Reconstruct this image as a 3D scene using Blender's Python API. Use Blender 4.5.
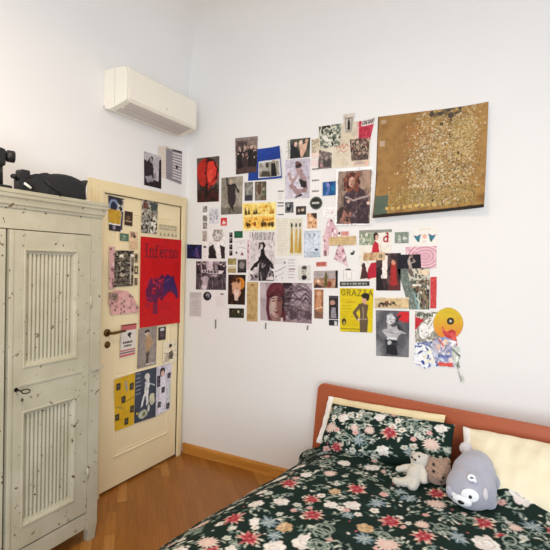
import bpy, math, random
import numpy as np
from mathutils import Vector, Matrix, noise as mnoise

S = bpy.context.scene
for o in list(bpy.data.objects):
    bpy.data.objects.remove(o, do_unlink=True)
COL = S.collection

# ---------------------------------------------------------------- camera, world, light, exposure
cam_data = bpy.data.cameras.new('camera')
cam = bpy.data.objects.new('camera', cam_data)
COL.objects.link(cam)
cam_data.sensor_width = 36.0
cam_data.sensor_fit = 'HORIZONTAL'
cam_data.lens = 36.0 * 468.1 / 550.0
cam_data.clip_start = 0.02
cam.matrix_world = Matrix(((0.883146, -0.037141, 0.467626, 2.446905), (0.468258, 0.010126, -0.883534, -3.044154), (0.028081, 0.999259, 0.026334, 1.580000), (0.000000, 0.000000, 0.000000, 1.000000)))
S.camera = cam

world = bpy.data.worlds.new('daylight')
S.world = world
world.use_nodes = True
wb = world.node_tree.nodes['Background']
wb.inputs['Color'].default_value = (0.94, 0.97, 1.0, 1)
wb.inputs['Strength'].default_value = 0.72


def area_light(name, loc, target, sx, sy, power, color):
    d = bpy.data.lights.new(name, 'AREA')
    d.shape = 'RECTANGLE'
    d.size, d.size_y, d.energy, d.color = sx, sy, power, color
    o = bpy.data.objects.new(name, d)
    COL.objects.link(o)
    o.location = loc
    o.rotation_euler = (Vector(target) - Vector(loc)).to_track_quat('-Z', 'Y').to_euler()
    return o


# daylight from the window in the wall behind the camera
area_light('window_daylight', (3.3, -4.45, 1.35), (1.0, -.1, 1.0), 2.2, 1.9, 98, (0.80, 0.90, 1.0))
# unseen warm fill added overhead to tint the upper walls
area_light('added_warm_fill', (1.5, -2.3, 3.05), (1.5, -2.3, 0.0), 0.5, 0.5, 32, (1.0, 0.76, 0.54))

S.view_settings.view_transform = 'Standard'
S.view_settings.look = 'None'
S.view_settings.gamma = 1.0
S.view_settings.exposure = 0.03
S.view_settings.use_curve_mapping = False


# ---------------------------------------------------------------- helpers
def lin(h):
    h = h.lstrip('#')
    if len(h) == 3:
        h = ''.join(ch * 2 for ch in h)
    v = [int(h[i:i + 2], 16) / 255 for i in (0, 2, 4)]
    return tuple(x / 12.92 if x <= 0.04045 else ((x + 0.055) / 1.055) ** 2.4 for x in v)


def sst(a, b, x):
    t = min(1, max(0, (x - a) / (b - a)))
    return t * t * (3 - 2 * t)


def tag(o, label=None, cat=None, group=None, kind=None):
    if label: o['label'] = label
    if cat: o['category'] = cat
    if group: o['group'] = group
    if kind: o['kind'] = kind
    return o


def empty(name, loc=(0, 0, 0), rz=0.0):
    o = bpy.data.objects.new(name, None)
    COL.objects.link(o)
    o.location = loc
    o.rotation_euler = (0, 0, rz)
    o.empty_display_size = 0.05
    return o


def link_mesh(name, me, mat, parent=None):
    o = bpy.data.objects.new(name, me)
    COL.objects.link(o)
    if mat is not None:
        me.materials.append(mat)
    if parent is not None:
        o.parent = parent
    return o


class MB:
    """collects shapes and links them as one mesh"""
    def __init__(s):
        s.v, s.f = [], []

    def add(s, vs, fs):
        n = len(s.v)
        s.v += [tuple(p) for p in vs]
        s.f += [tuple(i + n for i in f) for f in fs]
        return s

    def box(s, x0, x1, y0, y1, z0, z1):
        vs = [(x, y, z) for x in (x0, x1) for y in (y0, y1) for z in (z0, z1)]
        return s.add(vs, [(0, 1, 3, 2), (4, 6, 7, 5), (0, 4, 5, 1), (2, 3, 7, 6), (0, 2, 6, 4), (1, 5, 7, 3)])

    def prism(s, prof, axis, a, b):
        """closed 2-D profile extruded along axis 0/1/2 from a to b"""
        def P(p, t):
            q = [p[0], p[1]]
            q.insert(axis, t)
            return q
        n = len(prof)
        vs = [P(p, a) for p in prof] + [P(p, b) for p in prof]
        fs = [(i, (i + 1) % n, n + (i + 1) % n, n + i) for i in range(n)]
        fs += [tuple(range(n))[::-1], tuple(range(n, 2 * n))]
        return s.add(vs, fs)

    def tube(s, pts, r, n=10, cap=True):
        pts = [Vector(p) for p in pts]
        rs = r if isinstance(r, (list, tuple)) else [r] * len(pts)
        vs, fs = [], []
        up = Vector((0.123, 0.31, 0.94)).normalized()
        for i, p in enumerate(pts):
            d = (pts[min(i + 1, len(pts) - 1)] - pts[max(i - 1, 0)]).normalized()
            a = d.cross(up)
            if a.length < 1e-4: a = d.cross(Vector((1, 0, 0)))
            a.normalize()
            b = d.cross(a).normalized()
            for k in range(n):
                t = 2 * math.pi * k / n
                vs.append(p + (a * math.cos(t) + b * math.sin(t)) * rs[i])
        for i in range(len(pts) - 1):
            for k in range(n):
                k2 = (k + 1) % n
                fs.append((i * n + k, i * n + k2, (i + 1) * n + k2, (i + 1) * n + k))
        if cap:
            fs.append(tuple(range(n))[::-1])
            fs.append(tuple(range((len(pts) - 1) * n, len(pts) * n)))
        return s.add(vs, fs)

    def ell(s, c, r, rot=None, nu=20, nv=12):
        vs, fs = [], []
        c = Vector(c)
        M = rot if rot is not None else Matrix.Identity(3)
        for j in range(nv + 1):
            ph = math.pi * j / nv
            for i in range(nu):
                th = 2 * math.pi * i / nu
                vs.append(c + M @ Vector((r[0] * math.sin(ph) * math.cos(th), r[1] * math.sin(ph) * math.sin(th), r[2] * math.cos(ph))))
        for j in range(nv):
            for i in range(nu):
                i2 = (i + 1) % nu
                fs.append((j * nu + i, (j + 1) * nu + i, (j + 1) * nu + i2, j * nu + i2))
        return s.add(vs, fs)

    def build(s, name, mat, parent=None, bevel=0.0, smooth=False, seg=2):
        me = bpy.data.meshes.new(name)
        me.from_pydata(s.v, [], s.f)
        me.update()
        o = link_mesh(name, me, mat, parent)
        if smooth:
            for p in me.polygons: p.use_smooth = True
        if bevel:
            m = o.modifiers.new('bevel', 'BEVEL')
            m.width, m.segments, m.limit_method = bevel, seg, 'ANGLE'
        return o


def set_color(me, arr, name='print'):
    at = me.color_attributes.new(name, 'FLOAT_COLOR', 'POINT')
    a = np.ones((len(me.vertices), 4), dtype=np.float32)
    a[:, :3] = arr
    at.data.foreach_set('color', a.ravel())


# ---------------------------------------------------------------- materials
def new_mat(name):
    m = bpy.data.materials.new(name)
    m.use_nodes = True
    nt = m.node_tree
    return m, nt, nt.nodes['Principled BSDF']


def nd(nt, t, **kw):
    n = nt.nodes.new(t)
    for k, v in kw.items():
        setattr(n, k, v)
    return n


def ramp(nt, stops):
    r = nd(nt, 'ShaderNodeValToRGB')
    e = r.color_ramp.elements
    e[0].position, e[0].color = stops[0][0], (*stops[0][1], 1)
    e[1].position, e[1].color = stops[-1][0], (*stops[-1][1], 1)
    for p, c in stops[1:-1]:
        k = e.new(p)
        k.color = (*c, 1)
    return r


def plain(name, hexc, rough=0.6, bump=0.0, bscale=60.0, var=0.06, metal=0.0, sheen=0.0, vscale=8.0):
    """base colour with a little noise variation and a noise bump"""
    m, nt, b = new_mat(name)
    c = lin(hexc)
    tc = nd(nt, 'ShaderNodeTexCoord')
    n = nd(nt, 'ShaderNodeTexNoise')
    n.inputs['Scale'].default_value = vscale
    n.inputs['Detail'].default_value = 4
    nt.links.new(tc.outputs['Object'], n.inputs['Vector'])
    r = ramp(nt, [(0.3, tuple(x * (1 - var) for x in c)), (0.7, tuple(min(1, x * (1 + var)) for x in c))])
    nt.links.new(n.outputs['Fac'], r.inputs['Fac'])
    nt.links.new(r.outputs['Color'], b.inputs['Base Color'])
    b.inputs['Roughness'].default_value = rough
    b.inputs['Metallic'].default_value = metal
    if sheen:
        b.inputs['Sheen Weight'].default_value = sheen
    if bump:
        n2 = nd(nt, 'ShaderNodeTexNoise')
        n2.inputs['Scale'].default_value = bscale
        n2.inputs['Detail'].default_value = 3
        nt.links.new(tc.outputs['Object'], n2.inputs['Vector'])
        bp = nd(nt, 'ShaderNodeBump')
        bp.inputs['Strength'].default_value = bump
        bp.inputs['Distance'].default_value = 0.01
        nt.links.new(n2.outputs['Fac'], bp.inputs['Height'])
        nt.links.new(bp.outputs['Normal'], b.inputs['Normal'])
    return m


def attr_mat(name, rough=0.55, bump=0.0, bscale=400.0, spec=0.3, sheen=0.0, mul=None, grain=None):
    """colours from the mesh's own print attribute"""
    m, nt, b = new_mat(name)
    a = nd(nt, 'ShaderNodeAttribute', attribute_name='print')
    out = a.outputs['Color']
    tc = nd(nt, 'ShaderNodeTexCoord')
    if grain:
        mp = nd(nt, 'ShaderNodeMapping')
        mp.inputs['Scale'].default_value = grain
        nt.links.new(tc.outputs['UV'], mp.inputs['Vector'])
        n = nd(nt, 'ShaderNodeTexNoise')
        n.inputs['Scale'].default_value = 1.0
        n.inputs['Detail'].default_value = 5
        nt.links.new(mp.outputs['Vector'], n.inputs['Vector'])
        r = ramp(nt, [(0.25, (0.82, 0.80, 0.78)), (0.75, (1.12, 1.12, 1.12))])
        nt.links.new(n.outputs['Fac'], r.inputs['Fac'])
        mx = nd(nt, 'ShaderNodeMix', data_type='RGBA', blend_type='MULTIPLY')
        mx.inputs['Factor'].default_value = 1
        nt.links.new(out, mx.inputs[6])
        nt.links.new(r.outputs['Color'], mx.inputs[7])
        out = mx.outputs[2]
    nt.links.new(out, b.inputs['Base Color'])
    b.inputs['Roughness'].default_value = rough
    b.inputs['Specular IOR Level'].default_value = spec
    if sheen: b.inputs['Sheen Weight'].default_value = sheen
    if bump:
        n2 = nd(nt, 'ShaderNodeTexNoise')
        n2.inputs['Scale'].default_value = bscale
        n2.inputs['Detail'].default_value = 3
        nt.links.new(tc.outputs['Object'], n2.inputs['Vector'])
        bp = nd(nt, 'ShaderNodeBump')
        bp.inputs['Strength'].default_value = bump
        bp.inputs['Distance'].default_value = 0.004
        nt.links.new(n2.outputs['Fac'], bp.inputs['Height'])
        nt.links.new(bp.outputs['Normal'], b.inputs['Normal'])
    return m


def wood(name, c1, c2, axis_scale, rough=0.4, bump=0.05):
    m, nt, b = new_mat(name)
    tc = nd(nt, 'ShaderNodeTexCoord')
    mp = nd(nt, 'ShaderNodeMapping')
    mp.inputs['Scale'].default_value = axis_scale
    nt.links.new(tc.outputs['Object'], mp.inputs['Vector'])
    n = nd(nt, 'ShaderNodeTexNoise')
    n.inputs['Scale'].default_value = 1.0
    n.inputs['Detail'].default_value = 6
    n.inputs['Distortion'].default_value = 0.6
    nt.links.new(mp.outputs['Vector'], n.inputs['Vector'])
    r = ramp(nt, [(0.3, lin(c1)), (0.7, lin(c2))])
    nt.links.new(n.outputs['Fac'], r.inputs['Fac'])
    nt.links.new(r.outputs['Color'], b.inputs['Base Color'])
    b.inputs['Roughness'].default_value = rough
    bp = nd(nt, 'ShaderNodeBump')
    bp.inputs['Strength'].default_value = bump
    bp.inputs['Distance'].default_value = 0.002
    nt.links.new(n.outputs['Fac'], bp.inputs['Height'])
    nt.links.new(bp.outputs['Normal'], b.inputs['Normal'])
    return m


def worn_paint(name, base, base2, chip):
    """old brushed paint with worn-through chips"""
    m, nt, b = new_mat(name)
    tc = nd(nt, 'ShaderNodeTexCoord')
    n = nd(nt, 'ShaderNodeTexNoise')
    n.inputs['Scale'].default_value = 5
    n.inputs['Detail'].default_value = 6
    nt.links.new(tc.outputs['Object'], n.inputs['Vector'])
    r = ramp(nt, [(0.3, lin(base)), (0.7, lin(base2))])
    nt.links.new(n.outputs['Fac'], r.inputs['Fac'])
    n1 = nd(nt, 'ShaderNodeTexNoise')
    n1.inputs['Scale'].default_value = 34
    n1.inputs['Detail'].default_value = 4
    n1.inputs['Roughness'].default_value = 0.55
    nt.links.new(tc.outputs['Object'], n1.inputs['Vector'])
    r1 = ramp(nt, [(0.657, (0, 0, 0)), (0.68, (1, 1, 1))])
    nt.links.new(n1.outputs['Fac'], r1.inputs['Fac'])
    mx = nd(nt, 'ShaderNodeMix', data_type='RGBA')
    nt.links.new(r1.outputs['Color'], mx.inputs['Factor'])
    nt.links.new(r.outputs['Color'], mx.inputs[6])
    mx.inputs[7].default_value = (*lin(chip), 1)
    nt.links.new(mx.outputs[2], b.inputs['Base Color'])
    b.inputs['Roughness'].default_value = 0.55
    mp = nd(nt, 'ShaderNodeMapping')
    mp.inputs['Scale'].default_value = (80, 80, 6)
    nt.links.new(tc.outputs['Object'], mp.inputs['Vector'])
    n2 = nd(nt, 'ShaderNodeTexNoise')
    n2.inputs['Scale'].default_value = 1
    nt.links.new(mp.outputs['Vector'], n2.inputs['Vector'])
    bp = nd(nt, 'ShaderNodeBump')
    bp.inputs['Strength'].default_value = 0.25
    bp.inputs['Distance'].default_value = 0.004
    nt.links.new(n2.outputs['Fac'], bp.inputs['Height'])
    nt.links.new(bp.outputs['Normal'], b.inputs['Normal'])
    return m


M = dict(
    wall=plain('white_plaster', '#efedea', 0.9, 0.08, 30, 0.012, vscale=1.5),
    ceil=plain('ceiling_plaster', '#efedea', 0.9, 0.08, 30, 0.012, vscale=1.5),
    cream=plain('cream_door_paint', '#f0dfb6', 0.42, 0.05, 40, 0.03, vscale=3),
    frame=plain('cream_frame_paint', '#ebdab0', 0.45, 0.05, 40, 0.03, vscale=3),
    gap=plain('dark_gap', '#54422e', 0.9),
    skirt=wood('honey_wood', '#b9772c', '#d79a48', (2, 40, 40), 0.4),
    floor=attr_mat('parquet', 0.36, 0.05, 60, 0.35, grain=(5, 60, 1)),
    paper=attr_mat('printed_paper', 0.5, 0.0, spec=0.25),
    duvet=attr_mat('printed_cotton', 0.9, 0.25, 260, 0.08),
    ward=worn_paint('worn_wardrobe_paint', '#aba58c', '#bdb8a2', '#5a432e'),
    iron=plain('dark_iron', '#2b2622', 0.5, metal=0.6),
    brass=plain('aged_brass', '#6b5126', 0.4, metal=0.8),
    black=plain('black_fabric', '#17171a', 0.8, 0.2, 200),
    blackp=plain('black_plastic', '#121315', 0.45),
    white=plain('white_plastic', '#f4eedf', 0.4, var=0.01),
    acgrey=plain('grey_louvre_plastic', '#cfc7c0', 0.5, var=0.02),
    acdark=plain('dark_slot', '#a0978f', 0.6),
    head=wood('terracotta_wood', '#a3512e', '#b05a35', (1.5, 14, 14), 0.42, 0.03),
    rail=plain('grey_bed_rail', '#6e6a6c', 0.7),
    mattress=plain('white_mattress', '#e6e2da', 0.9),
    creamp=plain('cream_pillow_cotton', '#ebe1c3', 0.9, 0.1, 120, 0.03),
    backp=plain('pale_yellow_cotton', '#e8d8ae', 0.9, 0.1, 120, 0.03),
    whitec=plain('white_cotton', '#f3f0ec', 0.9, 0.1, 150),
    bear=plain('cream_plush', '#d3ccbe', 1.0, 0.6, 260, 0.05, sheen=0.3),
    curly=plain('brown_curly_plush', '#a58670', 1.0, 1.0, 150, 0.3, sheen=0.3, vscale=90),
    husky=plain('grey_plush', '#a9a9b5', 1.0, 0.5, 200, 0.07, sheen=0.4, vscale=14),
    huskyw=plain('white_plush', '#eef0f2', 1.0, 0.4, 220, 0.03, sheen=0.3),
    eye=plain('black_bead', '#0c0b0c', 0.25),
    key=plain('key_iron', '#3a3632', 0.4, metal=0.8),
    tape=plain('grey_tape', '#8d8886', 0.7),
)


# ---------------------------------------------------------------- print drawing (ink colours on a grid of vertices)
class Canvas:
    """supersampled drawing surface; coordinates are 0..w across and 0..h down"""
    def __init__(s, nx, ny, w=1.0, h=1.0, base='#ffffff', ss=2, seed=1):
        s.nx, s.ny, s.ss = nx, ny, ss
        s.W, s.H = nx * ss, ny * ss
        s.sx, s.sy = s.W / w, s.H / h
        s.a = np.empty((s.H, s.W, 3), dtype=np.float32)
        s.a[:] = lin(base)
        s.rng = np.random.RandomState(seed)

    def _bb(s, x0, y0, x1, y1):
        i0, i1 = max(0, int(x0 * s.sx) - 1), min(s.W, int(x1 * s.sx) + 2)
        j0, j1 = max(0, int(y0 * s.sy) - 1), min(s.H, int(y1 * s.sy) + 2)
        if i0 >= i1 or j0 >= j1: return None
        X, Y = np.meshgrid((np.arange(i0, i1) + .5) / s.sx, (np.arange(j0, j1) + .5) / s.sy)
        return i0, i1, j0, j1, X, Y

    def _put(s, bb, m, col, al=1.0):
        i0, i1, j0, j1 = bb[:4]
        sub = s.a[j0:j1, i0:i1]
        c = np.array(lin(col), dtype=np.float32)
        sub[m] = sub[m] * (1 - al) + c * al

    def r(s, x0, y0, x1, y1, col, al=1.0):
        bb = s._bb(x0, y0, x1, y1)
        if bb:
            X, Y = bb[4:]
            s._put(bb, (X >= x0) & (X < x1) & (Y >= y0) & (Y < y1), col, al)
        return s

    def e(s, cx, cy, rx, ry, col, al=1.0, ang=0.0):
        R = max(rx, ry)
        bb = s._bb(cx - R, cy - R, cx + R, cy + R)
        if bb:
            X, Y = bb[4:]
            dx, dy = X - cx, Y - cy
            if ang:
                c, q = math.cos(ang), math.sin(ang)
                dx, dy = dx * c + dy * q, -dx * q + dy * c
            s._put(bb, (dx / rx) ** 2 + (dy / ry) ** 2 < 1, col, al)
        return s

    def ring(s, cx, cy, rx, ry, t, col):
        bb = s._bb(cx - rx, cy - ry, cx + rx, cy + ry)
        if bb:
            X, Y = bb[4:]
            d = np.sqrt(((X - cx) / rx) ** 2 + ((Y - cy) / ry) ** 2)
            s._put(bb, (d < 1) & (d > 1 - t), col)
        return s

    def p(s, pts, col, al=1.0):
        xs, ys = [q[0] for q in pts], [q[1] for q in pts]
        bb = s._bb(min(xs), min(ys), max(xs), max(ys))
        if bb:
            X, Y = bb[4:]
            m = np.zeros(X.shape, bool)
            for (ax, ay), (bx, by) in zip(pts, pts[1:] + pts[:1]):
                if ay == by: continue
                c = ((ay > Y) != (by > Y)) & (X < (bx - ax) * (Y - ay) / (by - ay) + ax)
                m ^= c
            s._put(bb, m, col, al)
        return s

    def l(s, pts, wd, col, al=1.0):
        """polyline with stroke width wd (in units of x, corrected for aspect)"""
        k = s.sy / s.sx
        for (ax, ay), (bx, by) in zip(pts, pts[1:]):
            h = wd / 2
            bb = s._bb(min(ax, bx) - h, min(ay, by) - h / k, max(ax, bx) + h, max(ay, by) + h / k)
            if not bb: continue
            X, Y = bb[4:]
            Yk, ayk, byk = Y * k, ay * k, by * k
            dx, dy = bx - ax, byk - ayk
            L = dx * dx + dy * dy or 1e-9
            t = np.clip(((X - ax) * dx + (Yk - ayk) * dy) / L, 0, 1)
            s._put(bb, (X - ax - t * dx) ** 2 + (Yk - ayk - t * dy) ** 2 < h * h, col, al)
        return s

    def noise(s, x0, y0, x1, y1, cols, n=6, al=1.0, m=None, hard=0.0):
        """patchy mottling between several inks: n patches across"""
        bb = s._bb(x0, y0, x1, y1)
        if not bb: return s
        i0, i1, j0, j1, X, Y = bb
        ny = max(2, int(n * (y1 - y0) * s.sy / max(1e-6, (x1 - x0) * s.sx)))
        f = np.zeros(X.shape)
        for o, amp in ((1, 1.0), (2, .6)):
            g = s.rng.rand(ny * o + 2, n * o + 2)
            gx = np.clip((X - x0) / (x1 - x0), 0, .999) * n * o
            gy = np.clip((Y - y0) / (y1 - y0), 0, .999) * ny * o
            ix, iy = gx.astype(int), gy.astype(int)
            fx, fy = gx - ix, gy - iy
            f += amp * (g[iy, ix] * (1 - fx) * (1 - fy) + g[iy, ix + 1] * fx * (1 - fy) + g[iy + 1, ix] * (1 - fx) * fy + g[iy + 1, ix + 1] * fx * fy)
        f = np.clip((f / 1.6 - .5) * 2.0 + .5, 0, .999) * (len(cols) - 1)
        k = f.astype(int)
        C = np.array([lin(c) for c in cols], dtype=np.float32)
        fr = (f - k)[..., None]
        if hard: fr = (fr > .5).astype(np.float32)
        out = C[k] * (1 - fr) + C[k + 1] * fr
        mask = (X >= x0) & (X < x1) & (Y >= y0) & (Y < y1)
        sub = s.a[j0:j1, i0:i1]
        sub[mask] = sub[mask] * (1 - al) + out[mask] * al
        return s

    def dots(s, x0, y0, x1, y1, n, r, cols, ry=None):
        for _ in range(n):
            s.e(x0 + s.rng.rand() * (x1 - x0), y0 + s.rng.rand() * (y1 - y0), r * (.5 + s.rng.rand()), (ry or r) * (.5 + s.rng.rand()), cols[s.rng.randint(len(cols))])
        return s

    def rows(s, x0, y0, x1, y1, n, col, fill=.45, al=1.0):
        """lines of print too small to read"""
        h = (y1 - y0) / n
        for i in range(n):
            x = x0
            e = x1 - s.rng.rand() * .25 * (x1 - x0)
            while x < e:
                w = (.06 + .12 * s.rng.rand()) * (x1 - x0)
                s.r(x, y0 + i * h, min(e, x + w), y0 + (i + fill) * h, col, al)
                x += w + .035 * (x1 - x0)
        return s

    def glyphs(s, text, x, y, cw, ch, wd, col, gap=.25):
        for chs in text:
            for st in GLYPH.get(chs, []):
                s.l([(x + px * cw, y + py * ch) for px, py in st], wd, col)
            x += cw * (1 + gap)
        return s

    def warp(s, amp, n=9):
        """soften hard outlines: pull the ink about by a smooth random field (amp in pixels of the fine grid)"""
        def field(n):
            ny = max(2, int(n * s.H / s.W))
            g = s.rng.randn(ny + 2, n + 2)
            gx, gy = np.linspace(0, n - .001, s.W), np.linspace(0, ny - .001, s.H)
            ix, iy = gx.astype(int), gy.astype(int)
            fx, fy = (gx - ix)[None, :], (gy - iy)[:, None]
            a, b = g[iy][:, ix], g[iy][:, ix + 1]
            d, e = g[iy + 1][:, ix], g[iy + 1][:, ix + 1]
            return (a * (1 - fx) + b * fx) * (1 - fy) + (d * (1 - fx) + e * fx) * fy
        dx, dy = field(n) + .5 * field(n * 2), field(n) + .5 * field(n * 2)
        J, I = np.meshgrid(np.arange(s.H), np.arange(s.W), indexing='ij')
        J = np.clip(J + (dy * amp).astype(int), 0, s.H - 1)
        I = np.clip(I + (dx * amp).astype(int), 0, s.W - 1)
        s.a = s.a[J, I]
        return s

    def grit(s, amt, n=14):
        """uneven ink: patchy lighter and darker mottling of the print"""
        t = Canvas(s.nx, s.ny, base='#808080', ss=s.ss, seed=s.rng.randint(9999))
        t.noise(0, 0, 1, 1, ['#000000', '#ffffff'], n)
        f = 1 + amt * (t.a[..., :1] ** .45 - .5) * 2 + s.rng.randn(s.H, s.W, 1) * amt * .25
        s.a = np.clip(s.a * f, 0, 1)
        return s

    def out(s):
        return s.a.reshape(s.ny, s.ss, s.nx, s.ss, 3).mean(axis=(1, 3))


GLYPH = {
    'I': [[(.5, 0), (.5, 1)], [(.3, 0), (.7, 0)], [(.3, 1), (.7, 1)]],
    'n': [[(.15, .35), (.15, 1)], [(.15, .5), (.45, .35), (.75, .42), (.85, .6), (.85, 1)], [(0, 1), (.3, 1)], [(.7, 1), (1, 1)], [(0, .35), (.15, .35)]],
    'f': [[(.35, 1), (.35, .2), (.55, .02), (.85, .06)], [(.05, .38), (.7, .38)], [(.15, 1), (.6, 1)]],
    'e': [[(.1, .66), (.9, .66), (.85, .45), (.5, .35), (.2, .45), (.1, .7), (.25, .92), (.55, 1), (.88, .88)]],
    'r': [[(.25, .35), (.25, 1)], [(.25, .55), (.5, .36), (.8, .38)], [(.05, 1), (.5, 1)], [(.08, .35), (.25, .35)]],
    'o': [[(.5, .35), (.18, .45), (.1, .68), (.2, .9), (.5, 1), (.8, .9), (.9, .68), (.82, .45), (.5, .35)]],
    'd': [[(.78, 0), (.78, 1)], [(.78, .5), (.5, .36), (.2, .46), (.1, .7), (.22, .93), (.5, 1), (.78, .86)], [(.55, 0), (.78, 0)]],
    'G': [[(.9, .2), (.7, .03), (.4, .02), (.12, .25), (.1, .7), (.35, .98), (.7, .98), (.9, .8), (.9, .55), (.6, .55)]],
    'R': [[(.15, 1), (.15, 0), (.65, .02), (.85, .2), (.7, .45), (.15, .5)], [(.5, .5), (.92, 1)]],
    'A': [[(.02, 1), (.5, 0), (.98, 1)], [(.22, .65), (.78, .65)]],
    'Z': [[(.1, 0), (.9, 0), (.1, 1), (.92, 1)]],
    'N': [[(.12, 1), (.12, 0), (.88, 1), (.88, 0)]],
}

# (outline softness, ink mottling) of prints that are not photographs
LOOK = dict(d_gold=(.004, .10), d_blue=(.004, .08), d_sticker=(0, .05), d_mag_yellow=(.003, .08), d_inferno=(.003, .08), d_sign=(0, .05), d_disc=(0, .05), d_tan=(0, .1),
            d_bars=(0, 0), d_labels=(0, 0), d_receipt=(0, 0), d_receipt2=(0, 0), d_greytext=(0, .05), d_whitetext=(0, 0), d_redsquare=(0, 0), d_green=(0, .08), d_tab=(0, 0),
            d_blackstrip=(0, .05), d_redlabel=(0, .05), d_fainttext=(0, .05), d_redblob=(0, .1), d_tanstrip=(0, .08), d_cream=(0, .04), d_eyes=(.006, .03), d_redletters=(0, .04),
            d_suit=(.007, .2), d_collage_base=(.006, .12), d_turban=(.010, .16), d_cover_d=(.008, .12), d_yellowsheet=(.006, .08), d_stripes=(.004, .08), d_pinkspiral=(.012, .05), d_goldfigs=(.008, .05), d_hat=(.006, 0), d_bee=(.008, 0), d_scribble=(.006, 0))
PLANES = dict(
    B=lambda a, b, d: (a, -d, b),            # back wall: across = x
    L=lambda a, b, d: (d, a, b),             # left wall: across = y
    D=lambda a, b, d: (0.0352 + d, a, b),     # door leaf
)


def paper(name, label, cat, plane, quad, layer, draw, base='#f4f2ee', cell=0.0032, curl=None, group=None, shape=None, parent=None, thick=0.0007):
    """a printed sheet on a wall; quad = TL, TR, BR, BL in metres on the wall; shape = outline to cut it to (in 0..1)"""
    P = [Vector((quad[i], quad[i + 1])) for i in (0, 2, 4, 6)]
    w = max((P[1] - P[0]).length, (P[2] - P[3]).length)
    h = max((P[3] - P[0]).length, (P[2] - P[1]).length)
    nx, ny = max(4, int(w / cell)), max(4, int(h / cell))
    c = Canvas(nx, ny, base=base, ss=3, seed=sum(ord(q) for q in label) % 9973)
    draw(c)
    wp, gr = LOOK.get(draw.__name__, (.018, .22))
    if wp: c.warp(wp * min(c.W, c.H))
    if gr: c.grit(gr)
    col = c.out()
    f = PLANES[plane]
    d0 = 0.0012 + layer * 0.0016
    keep = np.ones((ny, nx), bool)
    if shape:
        k = Canvas(nx, ny, base='#000', ss=3)
        k.p(shape, '#fff')
        keep = k.out()[..., 0] > .45
    idx = -np.ones((ny, nx), int)
    vs, cs = [], []
    for j in range(ny):
        v = j / (ny - 1)
        for i in range(nx):
            u = i / (nx - 1)
            q = (P[0] * (1 - u) + P[1] * u) * (1 - v) + (P[3] * (1 - u) + P[2] * u) * v
            d = d0 + thick + (curl(u, v) if curl else 0)
            idx[j, i] = len(vs)
            vs.append(f(q.x, q.y, d))
    n = len(vs)
    fs = []
    flip = plane != 'B'
    ok = keep[:-1, :-1] & keep[1:, :-1] & keep[:-1, 1:] & keep[1:, 1:]
    for j in range(ny - 1):
        for i in range(nx - 1):
            if ok[j, i]:
                fs.append((idx[j, i], idx[j + 1, i], idx[j + 1, i + 1], idx[j, i + 1]))
    # the back of the sheet and its edges
    vb = []
    bset = {}
    def back(a):
        if a not in bset:
            x = list(vs[a])
            if plane == 'B': x[1] += thick
            else: x[0] -= thick
            bset[a] = n + len(vb)
            vb.append(tuple(x))
        return bset[a]
    ec = {}
    for q in fs:
        for a, b in zip(q, q[1:] + q[:1]):
            if (b, a) in ec: del ec[(b, a)]
            else: ec[(a, b)] = 1
    sides = [(a, back(a), back(b), b) for a, b in ec]
    if curl or shape:
        bk = [tuple(back(a) for a in q[::-1]) for q in fs]
    else:
        ring = [idx[0, 0], idx[0, nx - 1], idx[ny - 1, nx - 1], idx[ny - 1, 0]]
        bk = [tuple(back(a) for a in ring)]
    me = bpy.data.meshes.new(name)
    me.from_pydata(vs + vb, [], fs + sides + bk)
    carr = np.empty((n + len(vb), 3), dtype=np.float32)
    carr[:n] = col.reshape(-1, 3)
    carr[n:] = lin('#e9e6e0')
    me.update()
    # drop vertices the cut left over
    if shape:
        used = sorted({i for q in me.polygons for i in q.vertices})
        mp = {o: k for k, o in enumerate(used)}
        allv = vs + vb
        faces = [tuple(mp[i] for i in q.vertices) for q in me.polygons]
        bpy.data.meshes.remove(me)
        me = bpy.data.meshes.new(name)
        me.from_pydata([allv[i] for i in used], [], faces)
        carr = carr[used]
        me.update()
    set_color(me, carr)
    o = link_mesh(name, me, M['paper'], parent)
    if parent is None:
        tag(o, label, cat, group)
    return o


def curl_edges(bottom=0.0, right=0.0, left=0.0):
    def f(u, v):
        return bottom * max(0, v - .55) ** 2 / .2 + right * max(0, u - .6) ** 2 / .16 + left * max(0, .4 - u) ** 2 / .16
    return f


# ---------------------------------------------------------------- prints on the white wall
GW = 'paper prints taped to the white wall'
GD = 'paper prints taped to the cream door'
GL = 'paper prints above the door'


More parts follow.
